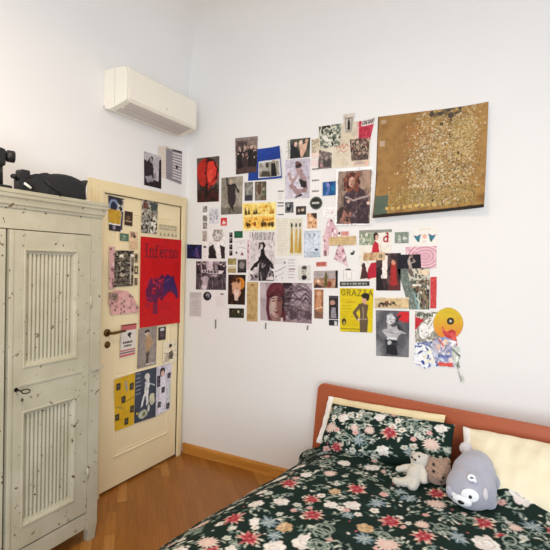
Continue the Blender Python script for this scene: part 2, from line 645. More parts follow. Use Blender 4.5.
def d_gold(c):
    # a plain gold pattern of flecks and bands, no figure
    c.noise(0, 0, 1, 1, ['#7f5d33', '#96703e', '#a88248', '#8a6538'], 9)
    c.noise(0, 0, .48, .72, ['#8e683a', '#a07845', '#96703f'], 14, .6)
    c.noise(.84, 0, 1, .85, ['#9c7040', '#b28b50', '#a27a44'], 6, .7)
    c.noise(.3, .12, .55, .34, ['#a07845', '#aa7042', '#a07845'], 12, .7)
    # flecked swath
    for k in range(4600):
        v = c.rng.rand() ** .8
        x = .40 + .5 * c.rng.rand() + c.rng.randn() * .06 - .14 * v * c.rng.rand()
        if x < .08 or x > .97: continue
        c.r(x, v * .93, x + .005 + .011 * c.rng.rand(), v * .93 + .005 + .011 * c.rng.rand(), ['#cdbd96', '#bfab80', '#86693a', '#5b4a2c', '#b3a178', '#b9954e', '#ddd2b8', '#a38d5e'][c.rng.randint(8)], .85)
    for k in range(900):
        x, v = .70 + .18 * c.rng.rand(), .12 + .35 * c.rng.rand()
        c.r(x, v, x + .012, v + .008, ['#cdb987', '#8d7040', '#b4954f'][c.rng.randint(3)], .8)
    for k in range(1100):
        x, v = .12 + .8 * c.rng.rand(), .74 + .2 * c.rng.rand()
        c.r(x, v, x + .012, v + .012, ['#ab8f54', '#86703e', '#665632', '#a8935f', '#957c42'][c.rng.randint(5)], .8)
    c.dots(.55, .1, .8, .9, 26, .006, ['#2d2418', '#3c2f1c'], .012)
    c.dots(.5, 0, .8, .08, 12, .02, ['#4a4034', '#6b5a3c'])
    c.r(.03, .04, .085, .075, '#b59a7c'); c.r(.03, .24, .085, .295, '#bfa48c')
    c.r(0, .78, .14, 1, '#4f5d51'); c.noise(0, .78, .14, 1, ['#485a50', '#5b6653'], 4, .7)
    for k in range(9):
        c.r(.12 + k * .055, .90, .15 + k * .055, .93, '#c9a862')
    c.r(0, .965, 1, 1, '#241d17'); c.r(0, 0, .012, 1, '#6b5230')


def d_heart(c):
    c.r(0, 0, 1, 1, '#4d3f37'); c.noise(0, 0, 1, .6, ['#6b5c50', '#4d3f37'], 4)
    c.e(.45, .36, .46, .34, '#2a1714'); c.e(.36, .34, .36, .30, '#b32a20'); c.e(.66, .36, .30, .27, '#d0372a')
    c.p([(.06, .45), (.95, .45), (.5, .72)], '#a52a20'); c.l([(.48, .1), (.40, .35), (.46, .6)], .06, '#5e1512')
    c.e(.6, .42, .12, .15, '#e04a38'); c.l([(.42, .08), (.75, .08), (.93, .3), (.85, .5)], .06, '#1c1211')
    c.r(0, .78, 1, 1, '#231a17'); c.noise(0, .7, 1, 1, ['#1c1513', '#4e1c17', '#231a17'], 5, .8); c.l([(.45, .6), (.42, .85)], .1, '#17100f')
    c.l([(.1, .64), (.45, .8), (.9, .66)], .05, '#17100f')


def d_band(c):
    c.noise(0, 0, 1, 1, ['#8c7a72', '#6b5a54', '#3a3030'], 5)
    c.r(0, 0, 1, .08, '#8b7d77')
    for x, q in ((.2, '#231d1f'), (.45, '#3b2f2e'), (.7, '#1f1a1d'), (.88, '#2a2324')):
        c.p([(x - .12, .38), (x + .1, .36), (x + .13, .9), (x - .13, .9)], q); c.e(x, .3, .06, .05, '#b9988a')
    c.dots(.1, .25, .9, .6, 25, .03, ['#a78378', '#c2a79b', '#2b2022']); c.r(0, .84, 1, 1, '#4f3a36')


def d_blue(c):
    c.r(0, 0, 1, 1, '#1f3f93'); c.noise(0, 0, 1, 1, ['#1d3a8a', '#2447a0'], 4, .6)
    c.r(.30, .40, .97, .93, '#d9dbe0'); c.noise(.32, .45, .92, .9, ['#b9b5a8', '#8e8678', '#c7c4bd'], 5)
    c.p([(.36, .9), (.42, .72), (.62, .75), (.66, .92)], '#4a4338'); c.e(.56, .55, .05, .08, '#3f3a36'); c.p([(.68, .5), (.8, .5), (.84, .92), (.66, .92)], '#1d1c20'); c.e(.75, .46, .04, .05, '#a98f80')


def d_walk(c):
    c.r(0, 0, 1, 1, '#9a9183'); c.noise(0, 0, 1, 1, ['#a79e8f', '#857c6f'], 4); c.r(0, .8, 1, 1, '#756c60')
    c.p([(.3, .2), (.62, .18), (.7, .5), (.66, .72), (.5, .86), (.36, .7), (.3, .45)], '#332c2d'); c.l([(.3, .22), (.26, .04)], .08, '#332c2d'); c.l([(.64, .22), (.8, .42)], .08, '#332c2d')
    c.e(.46, .14, .07, .06, '#c2a892'); c.l([(.44, .85), (.42, .96)], .05, '#241f1f'); c.l([(.56, .8), (.6, .9)], .05, '#241f1f')


def d_arch(c):
    c.noise(0, 0, 1, 1, ['#a9a59b', '#7d7a72', '#5c5954'], 3); c.r(0, .7, .9, 1, '#3c3a40')


def d_arch2(c):
    c.noise(0, 0, 1, 1, ['#9a8f7f', '#6b5f50', '#463e36'], 4); c.e(.4, .4, .18, .3, '#5c4632'); c.r(.6, .5, 1, .62, '#3f5a3f')


def d_yellow(c):
    c.r(0, 0, 1, 1, '#f4df9a'); c.r(.05, .05, .95, .44, '#f1d46c'); c.r(.05, .48, .95, .9, '#eec25c')
    c.noise(.05, .05, .95, .44, ['#f3df90', '#eec455', '#f4e09c'], 5, .7); c.noise(.05, .48, .95, .9, ['#f0d480', '#e5a940', '#f0cf74'], 5, .7)
    for x in (.1, .2, .36, .42, .84, .9): c.p([(x - .04, .42), (x, .12 + .1 * math.sin(x * 30) ** 2), (x + .05, .42)], '#4d421d' if x < .5 else '#a9702c')
    c.dots(.5, .1, .85, .4, 14, .03, ['#c98f2e', '#dca93c'])
    for x in (.14, .2, .38, .6, .68, .8, .9): c.e(x, .78, .05, .09, '#4a3718' if x != .38 else '#8c2f18')
    c.dots(.1, .55, .95, .85, 26, .03, ['#b4701f', '#7c5a22', '#d99a34'])


def d_crouch(c):
    c.r(0, 0, 1, 1, '#c9c2cc'); c.noise(0, 0, 1, 1, ['#d2ccd6', '#bcb4c0'], 3)
    c.l([(.55, .28), (.75, .5), (.82, .72)], .2, '#a08486'); c.p([(.5, .3), (.72, .38), (.9, .6), (.86, .78), (.68, .66)], '#a58a8a')
    c.p([(.55, .5), (.86, .58), (.88, .76), (.66, .72)], '#2b2327'); c.e(.55, .18, .14, .1, '#b39795'); c.e(.53, .16, .13, .06, '#352a30'); c.e(.48, .11, .08, .05, '#6b4d4b')
    c.l([(.55, .3), (.36, .55), (.2, .5)], .09, '#a98d8c'); c.l([(.15, .35), (.3, .6)], .09, '#b29796')
    c.l([(.85, .78), (.5, .84), (.25, .66)], .16, '#9d7f80'); c.l([(.3, .68), (.52, .9)], .1, '#a08486'); c.p([(.4, .95), (.6, .88), (.75, .92), (.45, .98)], '#3c3036')


def d_party(c):
    c.r(0, 0, 1, 1, '#41413a'); c.r(0, 0, .18, 1, '#e6e4de'); c.r(.08, .02, .16, .98, '#b5b2a6'); c.noise(.18, 0, 1, 1, ['#2e2f2b', '#55544a', '#34342f'], 4)
    c.p([(.2, .3), (.4, .2), (.62, .95), (.18, .98)], '#26282a'); c.e(.42, .28, .07, .12, '#d9b9a4'); c.p([(.55, .35), (.9, .25), (.85, .55), (.7, .95), (.62, .95)], '#d2ab94'); c.e(.62, .22, .07, .12, '#e0c2ae'); c.e(.85, .15, .06, .1, '#c9a18a')


def d_bw(c):
    c.noise(0, 0, 1, 1, ['#8a8c90', '#3b3c40', '#1e1f22'], 3); c.e(.45, .5, .25, .3, '#1b1c1f'); c.e(.4, .32, .12, .15, '#a9a9ad'); c.r(.8, 0, 1, 1, '#5b5d62')


def d_dark(c):
    c.noise(0, 0, 1, 1, ['#4a423c', '#2c2725', '#3a3431'], 4); c.e(.3, .5, .1, .18, '#b59a8a'); c.e(.65, .45, .14, .16, '#c9b8a8')


def d_sticker(c):
    c.r(0, 0, 1, 1, '#2c302a'); c.ring(.5, .5, .44, .44, .08, '#7c8078'); c.rows(.2, .42, .85, .6, 1, '#d8d8d0', .8)


def d_bluefig(c):
    c.noise(0, 0, 1, 1, ['#173a74', '#1f5f92', '#14305f'], 3); c.l([(.35, .1), (.45, .5), (.3, .95)], .16, '#5f6fb2'); c.e(.4, .25, .12, .12, '#8f86c2'); c.r(.65, .35, 1, .7, '#2273a0')


def d_warm(c):
    c.noise(0, 0, 1, 1, ['#c98f62', '#e0b48c', '#6b4029'], 4); c.p([(.4, 0), (1, 0), (1, .4), (.75, .35)], '#3b2a24'); c.e(.4, .4, .2, .15, '#efc6a2'); c.dots(.1, .6, .9, .95, 10, .08, ['#a5643c', '#e8bd96'])


def d_goldfigs(c):
    c.r(0, 0, 1, 1, '#e6e2d2'); c.rows(.06, .08, .46, .95, 16, '#c6c1b0', .4, .6); c.r(.52, .03, .98, .97, '#dcd6c2')
    for x in (.6, .76, .9): c.p([(x - .07, .92), (x - .02, .3), (x + .03, .3), (x + .07, .92)], ['#b8933a', '#caa64c', '#a9822e'][int(x * 10) % 3]); c.e(x, .2, .035, .06, '#4a4030')
    c.l([(.56, .12), (.6, .3)], .02, '#3f3a35'); c.l([(.66, .35), (.68, .9)], .03, '#f0ead6')


def d_bluedraw(c):
    c.r(0, 0, 1, 1, '#cfd8e2'); c.noise(0, 0, 1, 1, ['#d6dee7', '#c4cfdb'], 4); c.r(0, 0, 1, .03, '#9fb0c0'); c.r(0, .97, 1, 1, '#8496a8'); c.r(0, 0, .04, 1, '#a9b8c6')
    c.dots(.1, .05, .9, .95, 60, .018, ['#9fb2c2', '#7f95a8', '#e8eef2']); c.p([(.6, .7), (.75, .66), (.9, .72), (.75, .76)], '#3a4656'); c.e(.32, .15, .05, .03, '#5f7286'); c.e(.65, .15, .05, .03, '#5f7286'); c.noise(.1, .78, .95, .95, ['#b5c2ce', '#7b8da0'], 8, .6)


def d_collage_base(c):
    c.r(0, 0, 1, 1, '#ded3bd'); c.noise(0, 0, 1, 1, ['#e2d8c4', '#d2c3a8'], 5); c.rows(.3, .3, .6, .95, 14, '#b5a68c', .4, .5)
    c.l([(.36, .56), (.40, .47), (.43, .56), (.47, .46), (.50, .58), (.55, .47), (.59, .55)], .012, '#c24a3f'); c.l([(.38, .66), (.45, .60), (.50, .66), (.58, .60)], .010, '#c24a3f'); c.r(.7, .88, .97, .97, '#e7b9a2'); c.r(.72, .9, .92, .95, '#b9b1a8')


def d_leaves(c):
    c.noise(0, 0, 1, 1, ['#3b4238', '#6b7264', '#c9c7b5', '#2f352e'], 6, hard=1); c.p([(.1, .5), (.3, .4), (.6, .9), (.5, 1)], '#dfdcd0'); c.dots(0, 0, 1, 1, 30, .04, ['#23271f', '#8f9484', '#e0ddcf'])


def d_smallfig(c):
    c.r(0, 0, 1, 1, '#cfc4b8'); c.r(.15, .2, .85, .95, '#8f8678'); c.r(.25, .28, .75, .88, '#c2bcae'); c.p([(.4, .35), (.6, .35), (.68, .85), (.35, .85)], '#2f2e2d'); c.e(.5, .32, .08, .07, '#5a534d')


def d_redpage(c):
    c.r(0, 0, 1, 1, '#b02a42'); c.noise(0, .2, 1, 1, ['#a8243c', '#c03a50', '#9c2238'], 4)
    c.r(.3, 0, 1, .3, '#e6dcd6'); c.rows(.34, .05, .98, .27, 1, '#5a4a4a', .9); c.r(0, 0, .14, 1, '#d8b9ae')


def d_crowd(c):
    c.noise(0, 0, 1, 1, ['#7d685a', '#4a3a33', '#a5917f', '#54443b'], 7, hard=1); c.dots(0, 0, 1, .7, 60, .05, ['#c4ab98', '#3a2d29', '#6b3a35', '#8f7b6b']); c.noise(0, .75, 1, 1, ['#5a4a44', '#3e302c'], 4, .7)


def d_pattern(c):
    c.r(0, 0, 1, 1, '#d6cbb4')
    for k in range(16): c.ring(c.rng.rand(), c.rng.rand(), .2, .1, .3, ['#a38f70', '#8f7d62', '#b5a488'][k % 3])
    c.r(0, .75, 1, 1, '#ead2c6')


def d_pinkroom(c):
    c.noise(0, 0, 1, 1, ['#8f837b', '#5b504c', '#b3a59c'], 4); c.p([(.2, .9), (.4, .4), (.6, .6), (.8, .2), (.95, .9)], '#4a4342'); c.e(.2, .8, .12, .1, '#b5888e')


def d_suit(c):
    c.r(0, 0, 1, 1, '#f3f0ee'); c.r(.06, .05, .96, .97, '#7f6b5f'); c.noise(.06, .05, .96, .6, ['#8b7566', '#6b584e', '#a58a78', '#77645a'], 5)
    c.p([(.68, .06), (.94, .06), (.94, .55), (.84, .36)], '#a98b78'); c.r(.06, .05, .16, .7, '#8f7d70', .6)
    c.p([(.22, .46), (.38, .36), (.60, .33), (.78, .40), (.90, .56), (.93, .97), (.30, .97), (.24, .72)], '#44343a')
    for k in range(70):
        x, y = .25 + .66 * c.rng.rand(), .38 + .58 * c.rng.rand()
        c.l([(x, y), (x + .05 * c.rng.randn(), y + .035)], .03, ['#5d4a50', '#2c2126', '#7a6468', '#8f7a7a', '#4b3238'][k % 5], .8)
    c.l([(.28, .50), (.50, .56), (.72, .52), (.90, .50)], .05, '#b5a09a', .8); c.p([(.60, .6), (.93, .58), (.93, .97), (.62, .97)], '#33272c', .6)
    c.e(.43, .23, .2, .16, '#5f352c'); c.dots(.22, .1, .64, .40, 46, .035, ['#7a4636', '#4a2822', '#8c5542', '#3f221d'])
    c.e(.44, .245, .085, .085, '#cfa190'); c.e(.47, .26, .05, .07, '#b58674'); c.l([(.38, .225), (.42, .225)], .016, '#3f211c'); c.l([(.47, .225), (.51, .225)], .016, '#3f211c'); c.l([(.42, .29), (.47, .29)], .018, '#8e3b38'); c.l([(.45, .24), (.45, .265)], .012, '#9a6a5c')
    c.p([(.06, .76), (.18, .66), (.34, .74), (.5, .97), (.06, .97)], '#3d2f2c'); c.p([(.12, .95), (.24, .72), (.36, .80), (.46, .97)], '#93665a'); c.dots(.1, .75, .45, .95, 14, .03, ['#a5786a', '#5c4038', '#2c2220'])
    c.e(.9, .62, .045, .03, '#d7b7a6'); c.e(.36, .58, .05, .03, '#cba795')


def d_labels(c):
    c.r(0, 0, 1, 1, '#f4f0ee'); c.r(0, 0, 1, .2, '#efdcd8')
    for y in (.24, .55, .84): c.rows(.1, y, .8, y + .05, 1, '#5d5a5c', .9)


def d_bars(c):
    c.r(0, 0, 1, 1, '#f0eeea')
    for y in (.1, .48, .58, .86): c.r(.15, y, .95, y + .035, '#26262a')
    c.rows(.2, .2, .9, .42, 4, '#b5b2b0', .3)


def d_sketchpaper(c):
    c.r(0, 0, 1, 1, '#efecea'); c.l([(.1, .2), (.5, .35), (.9, .2)], .03, '#cfcac8'); c.l([(.2, .7), (.45, .5), (.6, .72)], .03, '#c2bcba'); c.e(.75, .55, .09, .12, '#d5b5b0')


def d_pinkfloral(c):
    c.r(0, 0, 1, 1, '#dcbcc2'); c.noise(0, 0, 1, 1, ['#e2c6ca', '#cfa6b0'], 4); c.dots(0, 0, 1, 1, 26, .06, ['#a46a80', '#8f7a74', '#f0e2e0', '#7c5a66'])


def d_tan(c):
    c.noise(0, 0, 1, 1, ['#c9a877', '#d8bd90', '#bd9c6b'], 10); c.rows(.05, .2, .95, .9, 3, '#b0905f', .3, .5)


def d_redletters(c):
    c.r(0, 0, 1, 1, '#f2e6e2'); c.e(.14, .4, .1, .22, '#4a2f35'); c.rows(.28, .15, .98, .9, 1, '#c9624f', .9)


def d_bee(c):
    c.r(0, 0, 1, 1, '#eeeeea'); c.e(.45, .42, .2, .1, '#2a2c2a'); c.e(.6, .3, .12, .1, '#5f6a5c'); c.l([(.1, .7), (.9, .75)], .02, '#c9cfc9')


def d_redlabel(c):
    c.r(0, 0, 1, 1, '#d8998c'); c.rows(.04, .15, .98, .85, 1, '#b04a3c', .9)


def d_bottle(c):
    c.r(0, 0, 1, 1, '#a9988f'); c.noise(0, 0, .9, .55, ['#b0a5a4', '#a79a97'], 3); c.noise(0, .45, .9, 1, ['#c59b7c', '#8c6650', '#d2a684'], 5)
    c.r(.9, 0, 1, 1, '#191718'); c.p([(.46, .95), (.44, .4), (.49, .1), (.53, .1), (.57, .4), (.58, .95)], '#5f5a2c'); c.p([(.02, .98), (.1, .75), (.4, .9), (.45, .98)], '#3c2b27'); c.e(.66, .78, .09, .18, '#7c3a2c'); c.e(.2, .6, .06, .1, '#e6c2a6')


def d_hat(c):
    c.r(0, 0, 1, 1, '#f1efec'); c.e(.45, .1, .2, .08, '#2b2527'); c.r(.12, .12, .16, .95, '#bdb5b2'); c.l([(.3, .35), (.36, .9), (.7, .9), (.68, .35)], .03, '#c4b58c'); c.l([(.16, .16), (.9, .2)], .03, '#d5b9b0')


def d_blackstrip(c):
    c.r(0, 0, 1, 1, '#30312f'); c.rows(.06, .3, .95, .8, 1, '#9a9c96', .8)


def d_mag_yellow(c):
    c.r(0, 0, 1, 1, '#dcc41c'); c.noise(0, 0, 1, 1, ['#e2cc24', '#d4ba14'], 3, .6)
    c.glyphs('GRAZIA', .05, .04, .125, .13, .03, '#7d7212', .28)
    c.rows(.08, .26, .42, .60, 5, '#8c7c14', .22, .6); c.rows(.2, .3, .5, .36, 1, '#c8861c', .5); c.rows(.32, .74, .6, .88, 3, '#b58f16', .3, .7)
    c.e(.13, .77, .07, .08, '#4a3f22'); c.e(.14, .80, .04, .04, '#a99a3c'); c.r(.02, .92, .62, .935, '#5c5312')
    c.p([(.56, .36), (.72, .32), (.86, .38), (.82, .6), (.86, .7), (.84, 1), (.62, 1), (.6, .72), (.62, .58)], '#66543f'); c.l([(.6, .4), (.44, .56), (.56, .7)], .09, '#66543f')
    c.e(.74, .26, .075, .085, '#d1a58c'); c.e(.77, .17, .12, .065, '#2a211c'); c.e(.83, .22, .05, .06, '#2a211c'); c.r(.72, .32, .78, .36, '#c89a80'); c.l([(.7, .42), (.72, .66)], .02, '#b5a287'); c.r(.58, .68, .84, .71, '#9b8a70'); c.e(.58, .71, .03, .03, '#e6cdb4')
    c.rows(.3, .97, .6, .99, 1, '#8f8414', .9)


def d_face(c):
    c.r(0, 0, 1, 1, '#d2cfc8'); c.e(.5, .32, .2, .22, '#b9b0a4'); c.e(.5, .16, .2, .12, '#4a453f'); c.e(.5, .8, .2, .16, '#1d1c1c'); c.e(.38, .4, .06, .05, '#5f554d'); c.l([(.3, .5), (.6, .62)], .05, '#8f8378')


def d_receipt(c):
    c.r(0, 0, 1, 1, '#e8e4e4'); c.rows(.08, .06, .9, .3, 4, '#c2bcc0', .35); c.l([(.1, .6), (.5, .5), (.9, .38)], .04, '#6d6a72'); c.l([(.1, .78), (.6, .7), (.8, .6)], .03, '#8a868c'); c.e(.85, .22, .06, .05, '#3c3a42'); c.dots(.1, .8, .9, .95, 4, .03, ['#55505a'])


def d_receipt2(c):
    c.r(0, 0, 1, 1, '#ebe7e7'); c.rows(.1, .1, .85, .95, 7, '#a59ea2', .3); c.r(.2, .48, .8, .52, '#8c5660')


def d_turban(c):
    c.r(0, 0, 1, 1, '#b3a3a8'); c.noise(0, 0, 1, .5, ['#b9aab0', '#a8979e', '#c0b2b6'], 3)
    # smoky swirls to the right
    c.p([(.44, .0), (.62, .0), (.68, .14), (.62, .36), (.56, .62), (.5, .95), (.42, .95)], '#33242b')
    for k in range(26):
        y = .08 + .035 * k
        c.l([(.5, .12 + .03 * k), (.62, y + .14 * math.sin(k * 1.3)), (.76, y + .12 * math.cos(k * 1.7)), (.88, y + .1 * math.sin(k * 2.1)), (1, .2 + .03 * k)], .01 + .014 * (k % 3), ['#5c4a52', '#3c2a33', '#7d6a70', '#4a3640', '#8d7b80'][k % 5], .8)
    c.p([(.52, .66), (.7, .62), (.86, .70), (1, .74), (1, .93), (.8, .86), (.6, .94)], '#45303a', .75)
    c.noise(.55, .45, 1, .95, ['#54414a', '#3d2c35', '#8a767c', '#a08f94'], 8, .45)
    # neck and shoulder
    c.p([(.22, .78), (.42, .8), (.44, 1), (.18, 1)], '#8f6c66'); c.p([(.40, .78), (.5, .7), (.52, 1), (.40, 1)], '#57282f')
    # face: light from the left
    c.e(.315, .58, .125, .31, '#ab8880'); c.e(.275, .60, .075, .26, '#bb9d92'); c.e(.385, .60, .06, .27, '#7d524e')
    c.e(.25, .60, .035, .12, '#cdb8ac'); c.p([(.305, .44), (.335, .44), (.35, .66), (.30, .67)], '#b08f84'); c.l([(.325, .46), (.345, .64)], .014, '#7b4e4a')
    c.p([(.235, .47), (.30, .455), (.30, .49), (.24, .505)], '#5b3a38'); c.p([(.345, .455), (.42, .465), (.415, .505), (.35, .49)], '#472426')
    c.l([(.225, .42), (.305, .405)], .018, '#4a2a2a'); c.l([(.345, .405), (.43, .42)], .018, '#3a1c20')
    c.e(.268, .48, .014, .014, '#241416'); c.e(.382, .478, .014, .014, '#1e1012')
    c.e(.325, .675, .026, .022, '#8a5f58'); c.p([(.275, .755), (.325, .735), (.375, .75), (.33, .80)], '#7a3a3e'); c.l([(.275, .757), (.375, .752)], .01, '#4d2024')
    c.e(.325, .83, .04, .02, '#96706a'); c.e(.31, .86, .035, .025, '#b2968b', .7)
    # bandana with folds and its tail down the left side
    c.p([(.13, .46), (.135, .22), (.20, .06), (.31, -.02), (.42, .01), (.475, .16), (.47, .36), (.40, .315), (.30, .30), (.21, .36)], '#54222b')
    for k in range(7): c.l([(.15 + .02 * k, .38 - .03 * k), (.25 + .02 * k, .14 - .012 * k), (.42, .04 + .03 * k)], .016, ['#6b2f38', '#441a22', '#7c434a'][k % 3], .85)
    c.l([(.16, .40), (.30, .32), (.46, .36)], .03, '#3f1820')
    c.p([(.13, .42), (.20, .40), (.185, .62), (.20, .86), (.24, .99), (.155, .99), (.115, .70)], '#64303a'); c.l([(.16, .46), (.15, .7), (.19, .95)], .018, '#43202a')
    c.noise(.12, .0, .47, .34, ['#5f2730', '#6d343d', '#471c24'], 7, .35)
    c.r(.41, .9, .455, 1, '#d8c9c6'); c.r(.455, .95, 1, 1, '#8f6a70', .7)


def d_tanstrip(c):
    c.noise(0, 0, 1, 1, ['#b99a66', '#c9ab78', '#ad8d58'], 4); c.e(.5, .08, .12, .025, '#7a6440')
    for k in range(18): c.r(.1, .14 + k * .045, .9, .145 + k * .045, '#a0834f', .5)


def d_couple(c):
    c.r(0, 0, 1, 1, '#33211b'); c.noise(0, 0, 1, 1, ['#3a261f', '#241713', '#4a2e22'], 4); c.e(.68, .3, .28, .2, '#c97f2e'); c.e(.5, .35, .25, .22, '#d9a274'); c.p([(.2, .3), (.6, .25), (.75, .6), (.6, .8), (.25, .6)], '#c9987a'); c.e(.38, .18, .12, .09, '#4a2a1c'); c.e(.6, .2, .1, .08, '#5a3320'); c.p([(.35, .5), (.65, .5), (.6, .85), (.4, .85)], '#d9c0b0')


def d_forest(c):
    c.noise(0, 0, 1, 1, ['#1c1f17', '#3a3a28', '#151510'], 6); c.dots(.05, .2, .95, .8, 12, .05, ['#5a5638', '#8a7f58', '#2a2a1c']); c.e(.62, .35, .06, .12, '#cfc5a0')


def d_street(c):
    c.noise(0, 0, 1, 1, ['#c9b5bc', '#8f8088', '#6b5f66', '#b5a5ab'], 6); c.r(.38, 0, .56, .34, '#d9c9d0'); c.l([(.60, .02), (.60, .3)], .03, '#4a3f45')
    for x, t, q in ((.09, .02, '#2a2327'), (.29, .0, '#3a3035'), (.82, .02, '#241e22'), (.93, .06, '#2f282c')):
        c.p([(x - .09, t + .12), (x - .04, t + .06), (x + .07, t + .08), (x + .10, .58), (x - .08, .58)], q); c.e(x, t + .07, .045, .065, '#c9b0b0'); c.e(x, t + .035, .05, .04, '#221c1f'); c.l([(x + .02, .2), (x + .08, .4)], .03, '#5c5056')
    c.p([(.18, .30), (.92, .33), (.90, .44), (.20, .42)], '#d6c8cc'); c.rows(.24, .33, .88, .42, 1, '#352b30', .8); c.l([(.36, .46), (.64, .44)], .02, '#4a3f45')
    for k, x in enumerate((.10, .27, .40, .54, .70, .86)):
        q = ['#352c31', '#c2b2b8', '#4a4046', '#2a2327', '#3f363b', '#241e22'][k]
        c.p([(x - .10, .55 + .02 * (k % 2)), (x + .07, .52), (x + .10, .76), (x + .13, 1), (x - .10, 1), (x - .06, .76)], q)
        c.l([(x, .58), (x + .03, .95)], .02, ['#6d6168', '#8a7d84'][k % 2])
    c.p([(.22, .60), (.34, .52), (.44, .60), (.36, .98), (.24, .98)], '#cbbcc2', .9); c.noise(0, .45, 1, 1, ['#2a2327', '#8a7d84', '#4a4046'], 9, .3); c.r(0, .0, .03, 1, '#241e22'); c.e(.3, .90, .07, .10, '#d8cad0')


def d_greytext(c):
    c.r(0, 0, 1, 1, '#cfcac9'); c.rows(.08, .05, .9, .24, 4, '#9a9494', .35); c.rows(.2, .35, .9, .95, 10, '#b1abab', .35)


def d_roundsticker(c):
    c.r(0, 0, 1, 1, '#1e1d20'); c.e(.55, .45, .25, .28, '#8c888c'); c.e(.45, .6, .18, .12, '#3a383c')


def d_concert(c):
    c.noise(0, 0, 1, 1, ['#1a1838', '#241f4a', '#131228'], 4); c.e(.65, .45, .12, .22, '#4a3f7d'); c.p([(.55, .9), (.6, .5), (.75, .5), (.85, .9)], '#5a3f6d'); c.dots(.1, .1, .9, .9, 8, .04, ['#3c4a9c', '#2a2f66'])


def d_pencil(c):
    c.r(0, 0, 1, 1, '#eae6e2'); c.e(.55, .24, .24, .2, '#d5cfca'); c.ring(.55, .2, .3, .2, .25, '#a59d98'); c.dots(.3, .02, .85, .2, 18, .05, ['#b5ada8', '#8f8782', '#d9d3ce']); c.l([(.45, .26), (.5, .26)], .03, '#5c5450'); c.l([(.65, .26), (.7, .26)], .03, '#5c5450'); c.l([(.5, .38), (.62, .38)], .025, '#8a6a62')
    c.p([(.05, .6), (.3, .5), (.45, .75), (.52, 1), (.02, 1)], '#2a2426'); c.p([(.7, .52), (.98, .6), (1, 1), (.78, 1)], '#332c2e'); c.p([(.42, .5), (.7, .5), (.66, .8), (.56, .8)], '#f1eeea')


def d_strip1(c):
    c.r(0, 0, 1, 1, '#efecea')
    for y, q in ((.03, '#8c8a86'), (.42, '#8f8680'), (.72, '#a59a90')): c.noise(.12, y, .9, y + .26, [q, '#5f5b58', '#c2bcb6'], 3)


def d_strip2(c):
    c.r(0, 0, 1, 1, '#efebe8'); c.noise(.1, .02, .9, .38, ['#a59a92', '#bdb2aa', '#857a74'], 3); c.e(.5, .58, .3, .04, '#4a4446'); c.rows(.15, .66, .85, .95, 5, '#c9c2be', .3)


def d_greysketch(c):
    c.r(0, 0, 1, 1, '#d6d5da'); c.l([(.3, .1), (.5, .3), (.25, .5), (.6, .55), (.4, .9)], .05, '#8c8d98'); c.l([(.7, .15), (.6, .4), (.85, .6), (.6, .8)], .05, '#6d7080'); c.dots(.1, .1, .9, .9, 16, .06, ['#a5a6b0', '#7d808e', '#e6e6ea'])


def d_redsquare(c):
    c.r(0, 0, 1, 1, '#d8383c'); c.p([(.25, .72), (.45, .3), (.6, .45), (.75, .55), (.8, .72)], '#f4e4e0'); c.r(.2, .74, .82, .8, '#f0c9c4')


def d_silh(c):
    c.r(0, 0, 1, 1, '#ede9e6')
    for y in (.03, .25, .5, .74): c.r(.25, y, .8, y + .2, '#221f20'); c.e(.45, y + .06, .12, .04, '#8d8680')


def d_green(c):
    c.r(0, 0, 1, 1, '#1f5a3c'); c.rows(.15, .25, .85, .75, 2, '#2f7a52', .5)


def d_scribble(c):
    c.r(0, 0, 1, 1, '#efebea'); c.l([(.1, .2), (.4, .12), (.6, .3)], .03, '#b5aeb0'); c.l([(.2, .5), (.5, .42), (.9, .5)], .03, '#a59fa2'); c.e(.2, .72, .08, .07, '#3f6a58'); c.p([(.5, .85), (.62, .66), (.78, .85)], '#8a5660'); c.rows(.5, .1, .95, .25, 2, '#c4bdbe', .3)


def d_goldcard(c):
    c.noise(0, 0, 1, 1, ['#a99a5c', '#8c7c44', '#bdb07a'], 4); c.rows(.1, .2, .9, .85, 3, '#6f6236', .4)


def d_landscape(c):
    c.r(0, 0, 1, .45, '#c9bfa0'); c.r(0, .45, 1, 1, '#b09d72'); c.noise(0, .4, 1, 1, ['#bdab80', '#9b8859'], 3, .8); c.r(0, .42, 1, .48, '#857448')


def d_window(c):
    c.noise(0, 0, 1, 1, ['#4f4a4a', '#2a2627', '#3a3535'], 3); c.e(.5, .45, .28, .26, '#8c8684'); c.r(0, .85, 1, 1, '#1c191a'); c.r(0, 0, 1, .12, '#6b6563')


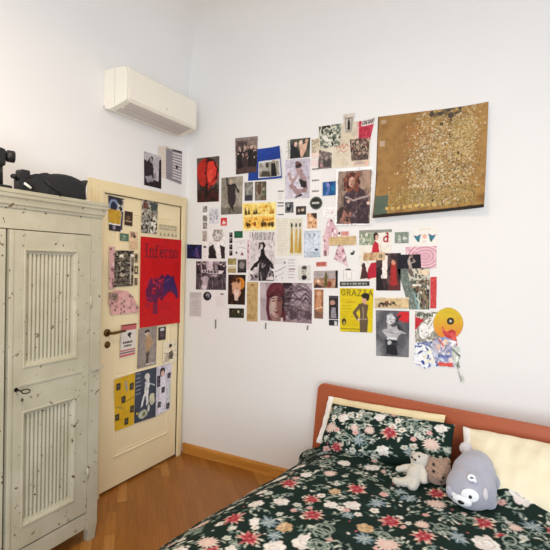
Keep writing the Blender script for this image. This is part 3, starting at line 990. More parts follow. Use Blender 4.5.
def d_ruff(c):
    c.r(0, 0, 1, 1, '#ddd5d4'); c.noise(.05, .18, 1, .8, ['#e2dada', '#cbc1c2', '#d5cccc'], 4)
    for k in range(15): x = .12 + k * .057; c.p([(x, .01), (x + .026, .01), (x + .02 + (.5 - x) * .12, .17), (x - .006 + (.5 - x) * .12, .17)], ['#3a3436', '#a59d9d', '#544c4e'][k % 3])
    c.l([(.86, .28), (.9, .5), (.84, .62)], .02, '#8f8488'); c.l([(.78, .24), (.82, .44)], .015, '#a59a9d')
    c.e(.53, .285, .105, .085, '#231e21'); c.e(.50, .305, .05, .055, '#cfc3bf'); c.l([(.48, .30), (.52, .30)], .02, '#3a3033'); c.l([(.42, .22), (.40, .34)], .05, '#231e21')
    c.p([(.48, .35), (.60, .35), (.62, .46), (.74, .54), (.90, .62), (.99, .70), (.96, .75), (.80, .72), (.66, .66), (.55, .60), (.44, .62), (.30, .70), (.12, .79), (.05, .77), (.22, .66), (.36, .56), (.46, .48)], '#1d191b')
    c.p([(.42, .56), (.68, .58), (.80, .72), (.98, .80), (.99, .99), (.34, .99), (.40, .76)], '#2c272a')
    for k in range(30):
        x, y = .44 + .5 * c.rng.rand(), .62 + .34 * c.rng.rand()
        c.l([(x, y), (x + .06 * c.rng.randn(), y + .05 + .05 * c.rng.rand())], .035, ['#857c80', '#4a4246', '#b5abae', '#1b1719'][k % 4], .85)
    c.p([(.08, .97), (.20, .84), (.40, .68), (.42, .99), (.08, .99)], '#bdb3b4'); c.dots(.08, .86, .4, .98, 12, .03, ['#2c272a', '#6d6468'])
    c.p([(.70, .92), (.95, .9), (.96, .97), (.70, .97)], '#d8d0d2')


def d_pinkstamps(c):
    c.r(0, 0, 1, 1, '#d8b5bd'); c.dots(.1, .05, .9, .95, 16, .14, ['#8f6673', '#a8808b', '#6d4a58'], .03)


def d_cover_d(c):
    c.r(0, 0, 1, 1, '#e9e2d6'); c.noise(0, 0, .5, .3, ['#7d9070', '#b5bda2', '#5f7558', '#dad8c8'], 6); c.r(0, 0, 1, .06, '#8f9086')
    c.glyphs('d', .74, .08, .17, .16, .045, '#a82034', 0)
    c.e(.52, .13, .08, .08, '#3a2420'); c.e(.55, .16, .045, .055, '#d9ae98'); c.p([(.42, .3), (.5, .22), (.6, .28), (.64, .5), (.38, .5)], '#bb2436'); c.p([(.38, .66), (.62, .64), (.8, .9), (.3, .99), (.2, .95)], '#b62236')
    c.e(.14, .72, .06, .06, '#3a2a26'); c.p([(.08, .78), (.2, .72), (.3, .96), (.02, .99)], '#4c2c2a'); c.r(.62, .55, 1, .6, '#cbbfae'); c.l([(.64, .3), (.72, .5)], .025, '#d9ae98')


def d_tanbus(c):
    c.noise(0, 0, 1, 1, ['#c4a177', '#d6b68c', '#a8845c'], 8); c.e(.8, .5, .14, .4, '#8c7a5c'); c.ring(.8, .5, .14, .4, .3, '#c9b592'); c.r(.35, 0, .5, 1, '#b5846a', .6)


def d_darkred(c):
    c.r(0, 0, 1, 1, '#3c2a2b'); c.noise(0, 0, 1, 1, ['#4a3635', '#261b1d', '#5c4442'], 4); c.r(0, .5, .3, 1, '#1f191b'); c.r(.26, .05, .46, .68, '#ece2d8'); c.p([(.62, .3), (.8, .25), (.9, .9), (.55, .95)], '#a32a2a'); c.e(.7, .25, .08, .08, '#c98a70'); c.r(.5, .85, 1, 1, '#5c2a2a'); c.r(0, 0, .25, .1, '#c4a184')


def d_greenphoto(c):
    c.noise(0, 0, 1, 1, ['#6b7a6c', '#8d988a', '#4f5d52'], 4); c.p([(.2, .9), (.3, .3), (.42, .3), (.45, .9)], '#b5bab0'); c.p([(.55, .5), (.7, .4), (.9, .55), (.8, .7), (.6, .7)], '#c4c6bc')


def d_eyes(c):
    c.r(0, 0, 1, 1, '#f0ece4'); c.l([(.32, .18), (.5, .12), (.72, .16)], .02, '#d6bf7c')
    for s in (0, 1):
        X = (lambda x: x) if s == 0 else (lambda x: 1 - x)
        c.p([(X(.08), .42), (X(.2), .48), (X(.36), .40), (X(.3), .74), (X(.18), .66)], '#3a7d9a'); c.l([(X(.1), .45), (X(.22), .5), (X(.36), .4)], .03, '#1d2b3a'); c.e(X(.26), .68, .05, .09, '#2f6a5c')
    c.e(.5, .5, .08, .12, '#e6b8a6'); c.l([(.44, .74), (.56, .74)], .02, '#d69a92')


def d_pinkspiral(c):
    c.r(0, 0, 1, 1, '#dba8b4')
    for k in range(9): c.ring(.62, .45, .6 - .062 * k, .62 - .066 * k, .09, ['#ecd0d4', '#cf93a2'][k % 2])
    c.dots(0, 0, .4, .5, 12, .04, ['#c98a9a', '#e6c2c8'])


def d_blackfig(c):
    c.r(0, 0, 1, 1, '#1c1a22'); c.noise(0, 0, .4, 1, ['#23202b', '#15131a'], 3); c.l([(.6, .15), (.5, .45), (.56, .95)], .12, '#b5a49c'); c.l([(.62, .2), (.74, .5), (.6, .6)], .05, '#a3938c'); c.e(.62, .12, .06, .09, '#8a6a60'); c.p([(.54, .25), (.7, .25), (.66, .5), (.56, .5)], '#2a2628')


def d_montage(c):
    c.noise(0, 0, .36, 1, ['#77837a', '#59645c', '#8f988c'], 5); c.noise(.36, .3, 1, 1, ['#4f5a50', '#8a7a5c', '#2f352f', '#a3a08c'], 6, hard=1)
    c.noise(.3, 0, 1, .3, ['#4a4a46', '#c4bfae', '#6b5f56'], 6, hard=1); c.dots(.4, .3, 1, .98, 50, .03, ['#b0a48a', '#2c332e', '#6d3f38', '#5c7a78', '#d6cfba']); c.r(.4, .38, .7, .44, '#e6e0d2'); c.l([(.3, .45), (1, .4)], .02, '#7a2f30'); c.l([(.38, .6), (.42, 1)], .07, '#7ca0a0'); c.l([(.52, .6), (.48, 1)], .05, '#a8bdb8')
    c.r(.64, .05, .98, .16, '#e3cbb0')


def d_oriental(c):
    c.noise(0, 0, 1, 1, ['#d2bd96', '#c7ad80', '#dac8a6'], 6); c.r(0, 0, 1, .14, '#e3d6bc'); c.dots(.12, .4, .62, .85, 26, .03, ['#3c332b', '#7a4a38', '#5c5044', '#2b2622'], .1); c.r(.78, .2, .97, .9, '#d8bd90')


def d_starwoman(c):
    c.r(0, 0, 1, 1, '#6b6a6e'); c.noise(0, 0, 1, 1, ['#77767a', '#525156', '#8a898d'], 2)
    c.p([(.3, .95), (.34, .74), (.62, .74), (.68, .97)], '#232226'); c.p([(.3, .6), (.64, .6), (.68, .74), (.3, .75)], '#37363a'); c.r(.34, .58, .64, .63, '#d6d5d6'); c.e(.42, .7, .06, .04, '#c4c3c4'); c.e(.56, .68, .05, .03, '#1a191c')
    c.p([(.2, .44), (.34, .40), (.36, .26), (.5, .36), (.66, .34), (.72, .42), (.92, .48), (.68, .54), (.62, .58), (.36, .58)], '#b5b4b6'); c.l([(.24, .45), (.5, .5), (.86, .49)], .02, '#7d7c80'); c.p([(.56, .28), (.66, .3), (.9, .46), (.7, .42)], '#3a393d')
    c.e(.46, .18, .13, .12, '#d0cfd0'); c.l([(.36, .1), (.5, .06), (.58, .14)], .03, '#8c8b8f'); c.l([(.42, .18), (.46, .18)], .02, '#3a393d'); c.l([(.52, .2), (.56, .2)], .02, '#3a393d'); c.l([(.45, .25), (.52, .26)], .03, '#3a393d')
    c.p([(.66, .1), (.74, .02), (.97, .02), (.98, .25), (.9, .26), (.86, .22), (.82, .28), (.78, .22), (.72, .22)], '#c8252c'); c.l([(.62, .25), (.74, .1)], .05, '#2a292d')


def d_comic(c):
    c.r(0, 0, 1, 1, '#c9c3b4'); c.noise(0, 0, 1, .7, ['#b5b09f', '#8a8578', '#e0dccf', '#5c584e'], 7, hard=1); c.rows(.1, .03, .9, .1, 1, '#4f5a4c', .9); c.p([(0, .08), (.36, .16), (.06, .34), (0, .34)], '#bf2a32')
    c.e(.36, .36, .22, .17, '#e9e7e2'); c.ring(.36, .36, .22, .17, .14, '#8f8c88'); c.l([(.26, .36), (.3, .36)], .03, '#3c3a38'); c.l([(.44, .38), (.48, .38)], .03, '#3c3a38'); c.l([(.32, .46), (.42, .47)], .02, '#8a3a38')
    c.p([(.5, .3), (.75, .04), (.95, .06), (.9, .2), (.6, .45)], '#efece6'); c.l([(.55, .32), (.8, .1)], .03, '#a5a29c')
    c.noise(0, .58, 1, 1, ['#f2f2f2', '#4a62a8', '#e6e8ee', '#2a3f8c'], 6, hard=1); c.noise(.3, .55, .8, .7, ['#3c4f94', '#7a86b5', '#2c3668'], 6, .9)


def d_disc(c):
    c.r(0, 0, 1, 1, '#d9b52c')
    for k in range(22): c.r(0, k / 22, 1, (k + 1) / 22, '#%02x%02x%02x' % (214 + int(18 * k / 22), int(186 - 80 * max(0, k / 22 - .25)), int(44 + 14 * k / 22)))
    c.ring(.5, .5, .49, .49, .03, '#c79a2c'); c.ring(.5, .5, .36, .36, .03, '#cfa030')
    c.e(.58, .42, .12, .11, '#2a241c'); c.e(.58, .42, .045, .04, '#c9c2b4')


def d_redblob(c):
    c.r(0, 0, 1, 1, '#cf3a3e'); c.noise(0, 0, 1, 1, ['#d6464a', '#b92c36', '#e06a5c'], 4, .8)


def d_whitefig(c):
    c.r(0, 0, 1, 1, '#dfe2da'); c.noise(0, 0, 1, 1, ['#e9eae4', '#b5bcae', '#d2d5c9'], 4); c.l([(.2, .1), (.7, .3), (.5, .6)], .08, '#5c665c'); c.l([(.45, .5), (.75, .95)], .05, '#6d756a')


def d_crew(c):
    c.r(0, 0, 1, 1, '#e6e3e6'); c.noise(0, 0, 1, 1, ['#f0eeee', '#b9b5c4', '#8a90b4', '#e6d6d2'], 6, hard=1); c.l([(.1, .5), (.55, .85), (.95, .95)], .1, '#c9cfe2'); c.rows(.3, .6, .8, .75, 1, '#5a6aa5', .7); c.l([(.3, .1), (.5, .3)], .06, '#c2403e'); c.e(.55, .2, .09, .1, '#e6c9b8'); c.e(.3, .35, .08, .09, '#dcb9a6'); c.r(.3, .86, .85, 1, '#d8584a')


def d_tab(c):
    c.noise(0, 0, 1, 1, ['#8f8a88', '#6d6866'], 2)


def d_whitetext(c):
    c.r(0, 0, 1, 1, '#eeeae8'); c.r(.45, .08, .75, .16, '#7d787a'); c.rows(.1, .3, .9, .9, 5, '#d6d0d0', .3)



def d_warm2(c):
    c.noise(0, 0, 1, 1, ['#8a5a3e', '#b37a55', '#4a2f26'], 3); c.e(.5, .15, .25, .08, '#d2a684'); c.p([(.3, .2), (.7, .2), (.8, .65), (.2, .65)], '#c48f6b'); c.l([(.15, .68), (.85, .6)], .12, '#e0c4a8'); c.noise(0, .75, 1, 1, ['#6b4a3c', '#8c6a58'], 3)


def d_darkpair(c):
    c.noise(0, 0, 1, 1, ['#2a2628', '#3c3436', '#1c191b'], 3); c.e(.4, .3, .25, .1, '#b58a76'); c.p([(.3, .5), (.7, .5), (.8, .95), (.2, .95)], '#8f8a90'); c.r(0, 0, 1, .1, '#4a4648')


def d_bw2(c):
    c.noise(0, 0, 1, 1, ['#1c1c1f', '#3a3a3e'], 3); c.p([(.6, .2), (.85, .3), (.9, .9), (.6, .95)], '#d0d0d2')


W = [
    # name, label, category, quad, layer, draw
    ('poster', 'large gold-brown fleck-patterned poster with curling bottom edge, biggest on the white wall', 'poster', (1.5680, 2.5552, 2.2327, 2.5546, 2.2338, 1.9335, 1.5675, 1.8867), 0, d_gold),
    ('poster', 'poster of a red heart shape on dark brown, leftmost and nearest the door top', 'poster', (0.0959, 2.4001, 0.3147, 2.4023, 0.3206, 2.0471, 0.1093, 2.0467), 0, d_heart),
    ('photo_print', 'brown group photo overlapping the left side of the blue sheet', 'photo', (0.4603, 2.5240, 0.6607, 2.5214, 0.6586, 2.2552, 0.4761, 2.2465), 3, d_band),
    ('poster', 'bright blue sheet with a small inset photo and bulging right edge', 'poster', (0.5923, 2.4233, 0.8554, 2.4294, 0.8833, 2.1956, 0.5836, 2.1923), 1, d_blue),
    ('photo_print', 'photo of a dark-dressed walking figure on a grey-beige ground', 'photo', (0.3397, 2.2294, 0.5370, 2.2328, 0.5360, 1.9457, 0.3427, 1.9425), 0, d_walk),
    ('photo_print', 'small grey photo, left of the pair above the yellow card', 'photo', (0.5519, 2.1827, 0.6278, 2.1823, 0.6304, 2.0426, 0.5580, 2.0423), 0, d_arch),
    ('photo_print', 'small brownish photo, right of the pair above the yellow card', 'photo', (0.6435, 2.1829, 0.7424, 2.1811, 0.7460, 2.0405, 0.6479, 2.0420), 0, d_arch2),
    ('postcard', 'yellow card with two rows of small illustrations', 'card', (0.5380, 2.0240, 0.8295, 2.0257, 0.8311, 1.8185, 0.5517, 1.8145), 1, d_yellow),
    ('note_paper', 'white strip with short black bars right of the yellow card', 'paper', (0.8320, 2.1272, 0.8896, 2.1265, 0.8966, 1.9066, 0.8407, 1.9062), 0, d_bars),
    ('photo_print', 'photo of a crouching person in sunglasses and black swimsuit on lilac', 'photo', (0.8945, 2.3278, 1.0913, 2.3245, 1.0951, 2.0437, 0.9020, 2.0427), 0, d_crouch),
    ('photo_print', 'photo of a dark-suited group with white left margin, above the crouching figure', 'photo', (0.8948, 2.4704, 1.0866, 2.4686, 1.0864, 2.3326, 0.8993, 2.3310), 0, d_party),
    ('photo_print', 'tiny black-and-white photo just under the crouching figure photo', 'photo', (0.9028, 2.0195, 0.9704, 2.0200, 0.9729, 1.9438, 0.9052, 1.9426), 0, d_bw),
    ('photo_print', 'tiny dark photo left of the black round sticker', 'photo', (0.9914, 1.9878, 1.0706, 1.9881, 1.0726, 1.9272, 0.9933, 1.9269), 0, d_dark),
    ('photo_print', 'small blue photo of a violet figure beside the patterned-suit photo', 'photo', (1.1941, 2.1481, 1.2892, 2.1524, 1.2938, 2.0564, 1.1965, 2.0536), 1, d_bluefig),
    ('photo_print', 'small warm orange photo under the black round sticker', 'photo', (1.0808, 1.9362, 1.1544, 1.9365, 1.1579, 1.8314, 1.0843, 1.8307), 0, d_warm),
    ('note_paper', 'cream page of text with three standing gold figures', 'paper', (0.8358, 1.9041, 1.0452, 1.9072, 1.0517, 1.6358, 0.8438, 1.6277), 0, d_goldfigs),
    ('postcard', 'pale blue drawing card between the gold figures and the pink cutout', 'card', (1.0609, 1.8096, 1.1880, 1.8116, 1.1925, 1.6286, 1.0669, 1.6240), 0, d_bluedraw),
    ('poster', 'beige collage sheet with red handwriting, under several pasted clippings', 'poster', (1.1489, 2.5395, 1.5282, 2.5435, 1.5216, 2.2396, 1.1557, 2.2435), 0, d_collage_base),
    ('photo_print', 'green-grey leafy clipping at the top left of the beige collage', 'clipping', (1.1506, 2.5358, 1.3195, 2.5409, 1.3102, 2.3894, 1.1707, 2.3813), 2, d_leaves),
    ('photo_print', 'small framed-figure clipping sticking up above the beige collage', 'clipping', (1.3283, 2.5987, 1.4116, 2.6005, 1.3999, 2.4723, 1.3419, 2.4716), 3, d_smallfig),
    ('photo_print', 'crimson clipping with a white lettered corner on the beige collage', 'clipping', (1.4222, 2.5360, 1.5512, 2.5572, 1.5213, 2.4070, 1.4314, 2.4077), 2, d_redpage),
    ('photo_print', 'brown crowd clipping at the lower right of the beige collage', 'clipping', (1.3803, 2.4267, 1.5187, 2.4244, 1.5134, 2.2818, 1.3979, 2.2807), 3, d_crowd),
    ('photo_print', 'cream patterned clipping left of the beige collage', 'clipping', (1.0978, 2.4542, 1.1606, 2.4585, 1.1597, 2.3267, 1.1037, 2.3200), 1, d_pattern),
    ('photo_print', 'greyish room clipping at the lower left of the beige collage', 'clipping', (1.1581, 2.3755, 1.2535, 2.3466, 1.2562, 2.2435, 1.1625, 2.2417), 2, d_pinkroom),
    ('photo_print', 'photo of a curly-haired person sitting in a dark patterned suit', 'photo', (1.2924, 2.2315, 1.5469, 2.2326, 1.5473, 1.8461, 1.2943, 1.8465), 1, d_suit),
    ('note_paper', 'narrow white sheet with three tiny text labels above the black sticker', 'paper', (1.0987, 2.3106, 1.1828, 2.3110, 1.1912, 2.0573, 1.1070, 2.0552), 0, d_labels),
    ('note_paper', 'faint sketch paper right of the black round sticker', 'paper', (1.1991, 1.9743, 1.2937, 1.9742, 1.2930, 1.9056, 1.2014, 1.9047), 0, d_sketchpaper),
    ('paper_strip', 'tan strip laid across the two pink floral cutouts', 'paper', (1.2521, 1.7682, 1.4480, 1.7748, 1.4500, 1.7156, 1.2541, 1.7087), 3, d_tan),
    ('paper_strip', 'red lettered scrap just above the tan strip on the pink cutouts', 'paper', (1.3152, 1.8079, 1.4025, 1.8114, 1.4038, 1.7722, 1.3165, 1.7696), 2, d_redletters),
    ('note_paper', 'small white paper with a black insect drawing below the tan strip', 'paper', (1.3930, 1.6935, 1.4576, 1.6969, 1.4608, 1.6034, 1.3962, 1.5985), 0, d_bee),
    ('paper_strip', 'red lettered label under the pale blue drawing card', 'paper', (1.1612, 1.5928, 1.2415, 1.5975, 1.2426, 1.5642, 1.1623, 1.5591), 0, d_redlabel),
    ('photo_print', 'photo of a green bottle shape with black right edge', 'photo', (1.1434, 1.5289, 1.3242, 1.5390, 1.3268, 1.4181, 1.1474, 1.4091), 0, d_bottle),
    ('note_paper', 'small white drawing with a black hat above the black strip', 'paper', (1.3527, 1.5523, 1.4518, 1.5580, 1.4545, 1.4785, 1.3553, 1.4730), 0, d_hat),
    ('paper_strip', 'black lettered strip just above the yellow magazine cover', 'paper', (1.3412, 1.4628, 1.5485, 1.4745, 1.5495, 1.4439, 1.3423, 1.4312), 0, d_blackstrip),
    ('magazine_cover', 'yellow magazine cover with a figure in a brown suit', 'magazine cover', (1.3427, 1.4189, 1.5779, 1.4261, 1.5804, 1.1344, 1.3541, 1.1212), 1, d_mag_yellow),
    ('postcard', 'small grey card with a dark-haired face above the bandana portrait', 'card', (1.0209, 1.5636, 1.1214, 1.5692, 1.1233, 1.4631, 1.0236, 1.4582), 1, d_face),
    ('note_paper', 'scribbled white note directly right of the black-gowned figure', 'paper', (0.8275, 1.6157, 0.9270, 1.6191, 0.9324, 1.4492, 0.8322, 1.4434), 0, d_receipt),
    ('note_paper', 'white ruled slip between the scribbled note and the grey face card', 'paper', (0.9318, 1.6207, 1.0103, 1.6236, 1.0158, 1.4528, 0.9374, 1.4480), 0, d_receipt2),
    ('photo_print', 'portrait photo of a face in a maroon bandana with smoky dark swirls', 'photo', (0.7122, 1.4292, 1.1347, 1.4438, 1.1418, 1.1566, 0.7245, 1.1463), 0, d_turban),
    ('paper_strip', 'tall tan paper strip left of the bandana portrait', 'paper', (0.5984, 1.4272, 0.6949, 1.4300, 0.6989, 1.1336, 0.6041, 1.1287), 0, d_tanstrip),
    ('photo_print', 'dark photo of a golden embracing couple', 'photo', (0.4261, 1.4772, 0.5843, 1.4814, 0.5842, 1.2525, 0.4294, 1.2468), 0, d_couple),
    ('photo_print', 'small dark green photo below the golden couple', 'photo', (0.4415, 1.2165, 0.5779, 1.2246, 0.5784, 1.1511, 0.4437, 1.1426), 0, d_forest),
    ('photo_print', 'black-and-white photo of people behind a street barrier', 'photo', (0.1132, 1.5740, 0.4044, 1.5792, 0.4093, 1.3564, 0.1169, 1.3452), 0, d_street),
    ('note_paper', 'grey text sheet lowest at the left beside the door', 'paper', (0.0548, 1.3216, 0.1734, 1.3256, 0.1772, 1.1301, 0.0565, 1.1239), 0, d_greytext),
    ('photo_print', 'dark violet-blue photo at the far left next to the door', 'photo', (0.0169, 1.7097, 0.1661, 1.7067, 0.1675, 1.5929, 0.0182, 1.5946), 0, d_concert),
    ('photo_print', 'pencil portrait of a white-haired person in a black jacket', 'drawing', (0.2273, 1.8278, 0.3857, 1.8273, 0.3907, 1.6007, 0.2312, 1.5990), 0, d_pencil),
    ('photo_print', 'narrow strip of small grey pictures under the red heart poster', 'paper', (0.1609, 2.0185, 0.2138, 2.0192, 0.2174, 1.8327, 0.1663, 1.8331), 0, d_strip1),
    ('photo_print', 'narrow strip with one picture and text left of the pencil portrait', 'paper', (0.1667, 1.8211, 0.2177, 1.8215, 0.2235, 1.5941, 0.1734, 1.5946), 0, d_strip2),
    ('postcard', 'grey-blue ink sketch card left of the small red square', 'card', (0.2300, 1.9989, 0.3220, 2.0001, 0.3249, 1.8756, 0.2327, 1.8753), 0, d_greysketch),
    ('sticker', 'small square red sticker with a white emblem', 'sticker', (0.3425, 1.9175, 0.4006, 1.9187, 0.4015, 1.8574, 0.3434, 1.8566), 0, d_redsquare),
    ('photo_print', 'white strip of four black silhouettes left of the green card', 'paper', (0.4151, 1.8077, 0.4640, 1.8082, 0.4690, 1.6147, 0.4201, 1.6138), 0, d_silh),
    ('postcard', 'small dark green card above the scribbled sketch paper', 'card', (0.4711, 1.8135, 0.5472, 1.8145, 0.5479, 1.7627, 0.4727, 1.7612), 0, d_green),
    ('note_paper', 'white paper of small scribbles under the dark green card', 'paper', (0.4721, 1.7535, 0.5865, 1.7551, 0.5892, 1.6094, 0.4756, 1.6071), 0, d_scribble),
    ('postcard', 'olive gold small card above the tan landscape card', 'card', (0.4195, 1.6029, 0.4958, 1.6044, 0.4964, 1.5552, 0.4201, 1.5532), 0, d_goldcard),
    ('postcard', 'small tan landscape card above the golden couple photo', 'card', (0.4204, 1.5423, 0.4967, 1.5444, 0.4974, 1.4936, 0.4220, 1.4910), 0, d_landscape),
    ('photo_print', 'small dark photo with a pale round shape beside the tan landscape card', 'photo', (0.5088, 1.5970, 0.5877, 1.6002, 0.5891, 1.4984, 0.5101, 1.4949), 0, d_window),
    ('paper_strip', 'pink strip of stamps behind the black-gowned figure', 'paper', (0.5903, 1.7460, 0.6658, 1.7477, 0.6711, 1.5246, 0.5955, 1.5206), 0, d_pinkstamps),
    ('photo_print', 'black-and-white print of a black-gowned figure under a pleated fan', 'photo', (0.6080, 1.8050, 0.8323, 1.8053, 0.8288, 1.4448, 0.6106, 1.4353), 1, d_ruff),
    ('magazine_cover', 'magazine cover with letter d and a figure in red', 'magazine cover', (1.4662, 1.8123, 1.6855, 1.8185, 1.6904, 1.4885, 1.4781, 1.4822), 0, d_cover_d),
    ('paper_strip', 'brown picture strip pasted across the red-dressed figure', 'clipping', (1.4996, 1.6625, 1.6462, 1.6686, 1.6466, 1.6176, 1.5014, 1.6104), 2, d_tanbus),
    ('photo_print', 'dark reddish photo with a white upright bar', 'photo', (1.5880, 1.6592, 1.7487, 1.6650, 1.7546, 1.4228, 1.5951, 1.4157), 1, d_darkred),
    ('photo_print', 'small grey-green photo under the large gold poster', 'photo', (1.7043, 1.7989, 1.7940, 1.8009, 1.7952, 1.7295, 1.7074, 1.7265), 0, d_greenphoto),
    ('postcard', 'white sheet with two painted teal eyes', 'drawing', (1.8099, 1.8288, 1.9715, 1.8383, 1.9748, 1.7118, 1.8148, 1.7067), 0, d_eyes),
    ('poster', 'pink spiral-patterned paper below the painted eyes', 'paper', (1.7779, 1.7025, 1.9665, 1.7130, 1.9702, 1.5738, 1.7840, 1.5656), 1, d_pinkspiral),
    ('photo_print', 'black photo of a slim pale figure over the pink spiral', 'photo', (1.7261, 1.6530, 1.8716, 1.6592, 1.8797, 1.5698, 1.7292, 1.5626), 2, d_blackfig),
    ('poster', 'green-brown crowded montage print left of the red strip', 'poster', (1.7298, 1.5658, 1.9318, 1.5764, 1.9374, 1.3144, 1.8144, 1.3068), 1, d_montage),
    ('paper_strip', 'plain bright red upright strip at the right end of the prints', 'paper', (1.9369, 1.5177, 1.9751, 1.5204, 1.9791, 1.3249, 1.9426, 1.3217), 2, d_redblob),
    ('paper_strip', 'tan strip with a row of dark motifs above the red-hand photo', 'paper', (1.5872, 1.3715, 1.8105, 1.3822, 1.8117, 1.3118, 1.5896, 1.2994), 2, d_oriental),
    ('photo_print', 'grey photo of a star-collared person with a large red hand', 'photo', (1.5975, 1.2854, 1.8161, 1.2954, 1.8221, 0.9992, 1.6105, 0.9845), 1, d_starwoman),
    ('poster', 'comic-style drawing sheet with a red triangle, under the orange disc', 'poster', (1.8511, 1.2954, 2.0042, 1.3030, 2.0074, 0.9633, 1.8606, 0.9539), 0, d_comic),
    ('photo_print', 'narrow warm photo under the green bottle photo', 'photo', (1.1530, 1.3995, 1.2226, 1.4017, 1.2263, 1.1975, 1.1582, 1.1956), 0, d_warm2),
    ('photo_print', 'narrow dark photo touching the yellow magazine cover on its left', 'photo', (1.2641, 1.3621, 1.3329, 1.3647, 1.3376, 1.2038, 1.2695, 1.2003), 0, d_darkpair),
    ('photo_print', 'tiny black-and-white photo under the narrow dark photo', 'photo', (1.2696, 1.1955, 1.3370, 1.1989, 1.3369, 1.1582, 1.2710, 1.1552), 0, d_bw2),
    ('note_paper', 'white text paper between the street photo and the tan upright strip', 'paper', (0.3087, 1.3338, 0.4136, 1.3379, 0.4155, 1.2123, 0.3106, 1.2072), 0, d_whitetext),
]

CURLS = {d_gold: (.05, .035, .0), d_blue: (0, .02, 0), d_suit: (.006, .004, .004), d_bluefig: (0, .004, .004)}


def build_wall_prints():
    for name, label, cat, quad, lay, draw in W:
        cu = CURLS.get(draw)
        paper(name, label, cat, 'B', quad, lay, draw, curl=curl_edges(*cu) if cu else None, group=GW, cell=0.0026 if draw in (d_mag_yellow, d_cover_d) else 0.0032)
    circ = [(.5 + .5 * math.cos(t * math.pi / 18), .5 + .5 * math.sin(t * math.pi / 18)) for t in range(36)]
    paper('sticker', 'black round sticker under the tiny text labels', 'sticker', 'B', (1.0980, 2.0506, 1.1936, 2.0509, 1.1966, 1.9605, 1.1009, 1.9604), 1, d_sticker, shape=circ, group=GW)
    paper('sticker', 'small black round sticker below the street barrier photo', 'sticker', 'B', (0.1911, 1.3322, 0.2721, 1.3358, 0.2732, 1.2651, 0.1931, 1.2616), 1, d_roundsticker, shape=circ, group=GW)
    paper('paper_cutout', 'upper pink floral cutout under the tan strip', 'cutout', 'B', (1.1981, 1.8937, 1.3196, 1.8948, 1.3248, 1.6311, 1.2068, 1.6288), 1, d_pinkfloral, group=GW,
          shape=[(.35, 0), (.6, .02), (.95, .3), (.98, .5), (.45, .55), (.4, .97), (.05, .98), (.1, .6), (0, .48), (.15, .35)])
    paper('paper_cutout', 'lower pink floral cutout pointing down to the right', 'cutout', 'B', (1.2856, 1.7131, 1.4007, 1.7166, 1.4025, 1.5579, 1.2909, 1.5545), 1, d_pinkfloral, group=GW,
          shape=[(.3, .02), (.62, .02), (.78, .4), (.98, .98), (.6, .8), (.02, .62), (.12, .4)])
    paper('paper_cutout', 'yellow-orange disc with a black centre, right end of the prints', 'cutout', 'B', (1.9610, 1.3273, 2.1360, 1.3408, 2.1415, 1.1426, 1.9670, 1.1272), 1, d_disc, shape=circ, group=GW)
    paper('paper_cutout', 'red ragged cutout on the lower edge of the orange disc', 'cutout', 'B', (2.0100, 1.2226, 2.1115, 1.2314, 2.1137, 1.0907, 2.0150, 1.0823), 2, d_redblob, group=GW,
          shape=[(.05, 0), (.35, .3), (.6, .18), (.85, .25), (.98, .9), (.5, 1), (.35, .6), (.1, .35)])
    paper('paper_cutout', 'pasted cutout of jumbled white and blue figures below the disc', 'cutout', 'B', (1.9530, 1.1484, 2.1113, 1.1579, 2.1122, 0.9738, 1.9536, 0.9595), 3, d_crew, group=GW,
          shape=[(0, .3), (.2, .05), (.55, 0), (.95, .15), (1, .6), (.9, 1), (.35, .98), (.1, .7)])
    paper('paper_cutout', 'pale cutout leg dangling lowest at the right of the prints', 'cutout', 'B', (2.0612, 1.1034, 2.1528, 1.1109, 2.1638, 0.8853, 2.0694, 0.8752), 4, d_whitefig, group=GW,
          shape=[(.2, .02), (.7, .05), (.72, .3), (.62, .42), (.8, .7), (.98, .98), (.7, 1), (.5, .6), (.2, .4)])
    paper('paper_cutout', 'blue and white jumbled cutout at the lower left of the comic sheet', 'cutout', 'B', (1.8445, 1.0929, 1.9846, 1.1015, 1.9845, 0.9384, 1.8470, 0.9329), 2, d_wave, group=GW,
          shape=[(.1, .2), (.45, .02), (.95, .2), (1, .75), (.6, 1), (.25, .85), (.02, .75)])
    for k, (lab, q) in enumerate((('tiny grey tape tab below the white text paper', (0.3104, 1.1177, 0.3257, 1.1189, 0.3259, 1.0476, 0.3126, 1.0464)), ('tiny grey tape tab below the bandana portrait', (0.7645, 1.1302, 0.7764, 1.1312, 0.7761, 1.0848, 0.7642, 1.0838)), ('tiny grey tape tab below the smoky right end of the bandana portrait', (1.1045, 1.1399, 1.1169, 1.1409, 1.1149, 1.1087, 1.1025, 1.1075)))):
        paper('tape_tab', lab, 'tape', 'B', q, 0, d_tab, group='tape tabs left on the wall', cell=.002)


def d_wave(c):
    c.r(0, 0, 1, 1, '#e9ecf2')
    for k in range(26): c.e(c.rng.rand(), c.rng.rand(), .07 + .08 * c.rng.rand(), .04 + .06 * c.rng.rand(), ['#2c4596', '#eef0f4', '#f6f6f4', '#4f68b2', '#1f3377', '#e2e0cf'][k % 6], 1, c.rng.rand() * 3)


# ---------------------------------------------------------------- prints on the door
def d_bluearch(c):
    c.r(0, 0, 1, .36, '#2a3040'); c.e(.35, .28, .3, .2, '#7f8aa5'); c.e(.35, .3, .2, .16, '#242a3f'); c.r(.62, .05, 1, .36, '#c9c2b4'); c.dots(.65, .1, .95, .34, 8, .08, ['#2c2a2e', '#8a857c'])
    c.r(0, .38, .82, .78, '#c2982f'); c.noise(0, .38, .82, .78, ['#caa23c', '#b48a28'], 3, .8); c.r(.84, .38, 1, .95, '#4a4652'); c.r(0, .82, .85, 1, '#262330'); c.e(.4, .9, .12, .06, '#8a7f8a')


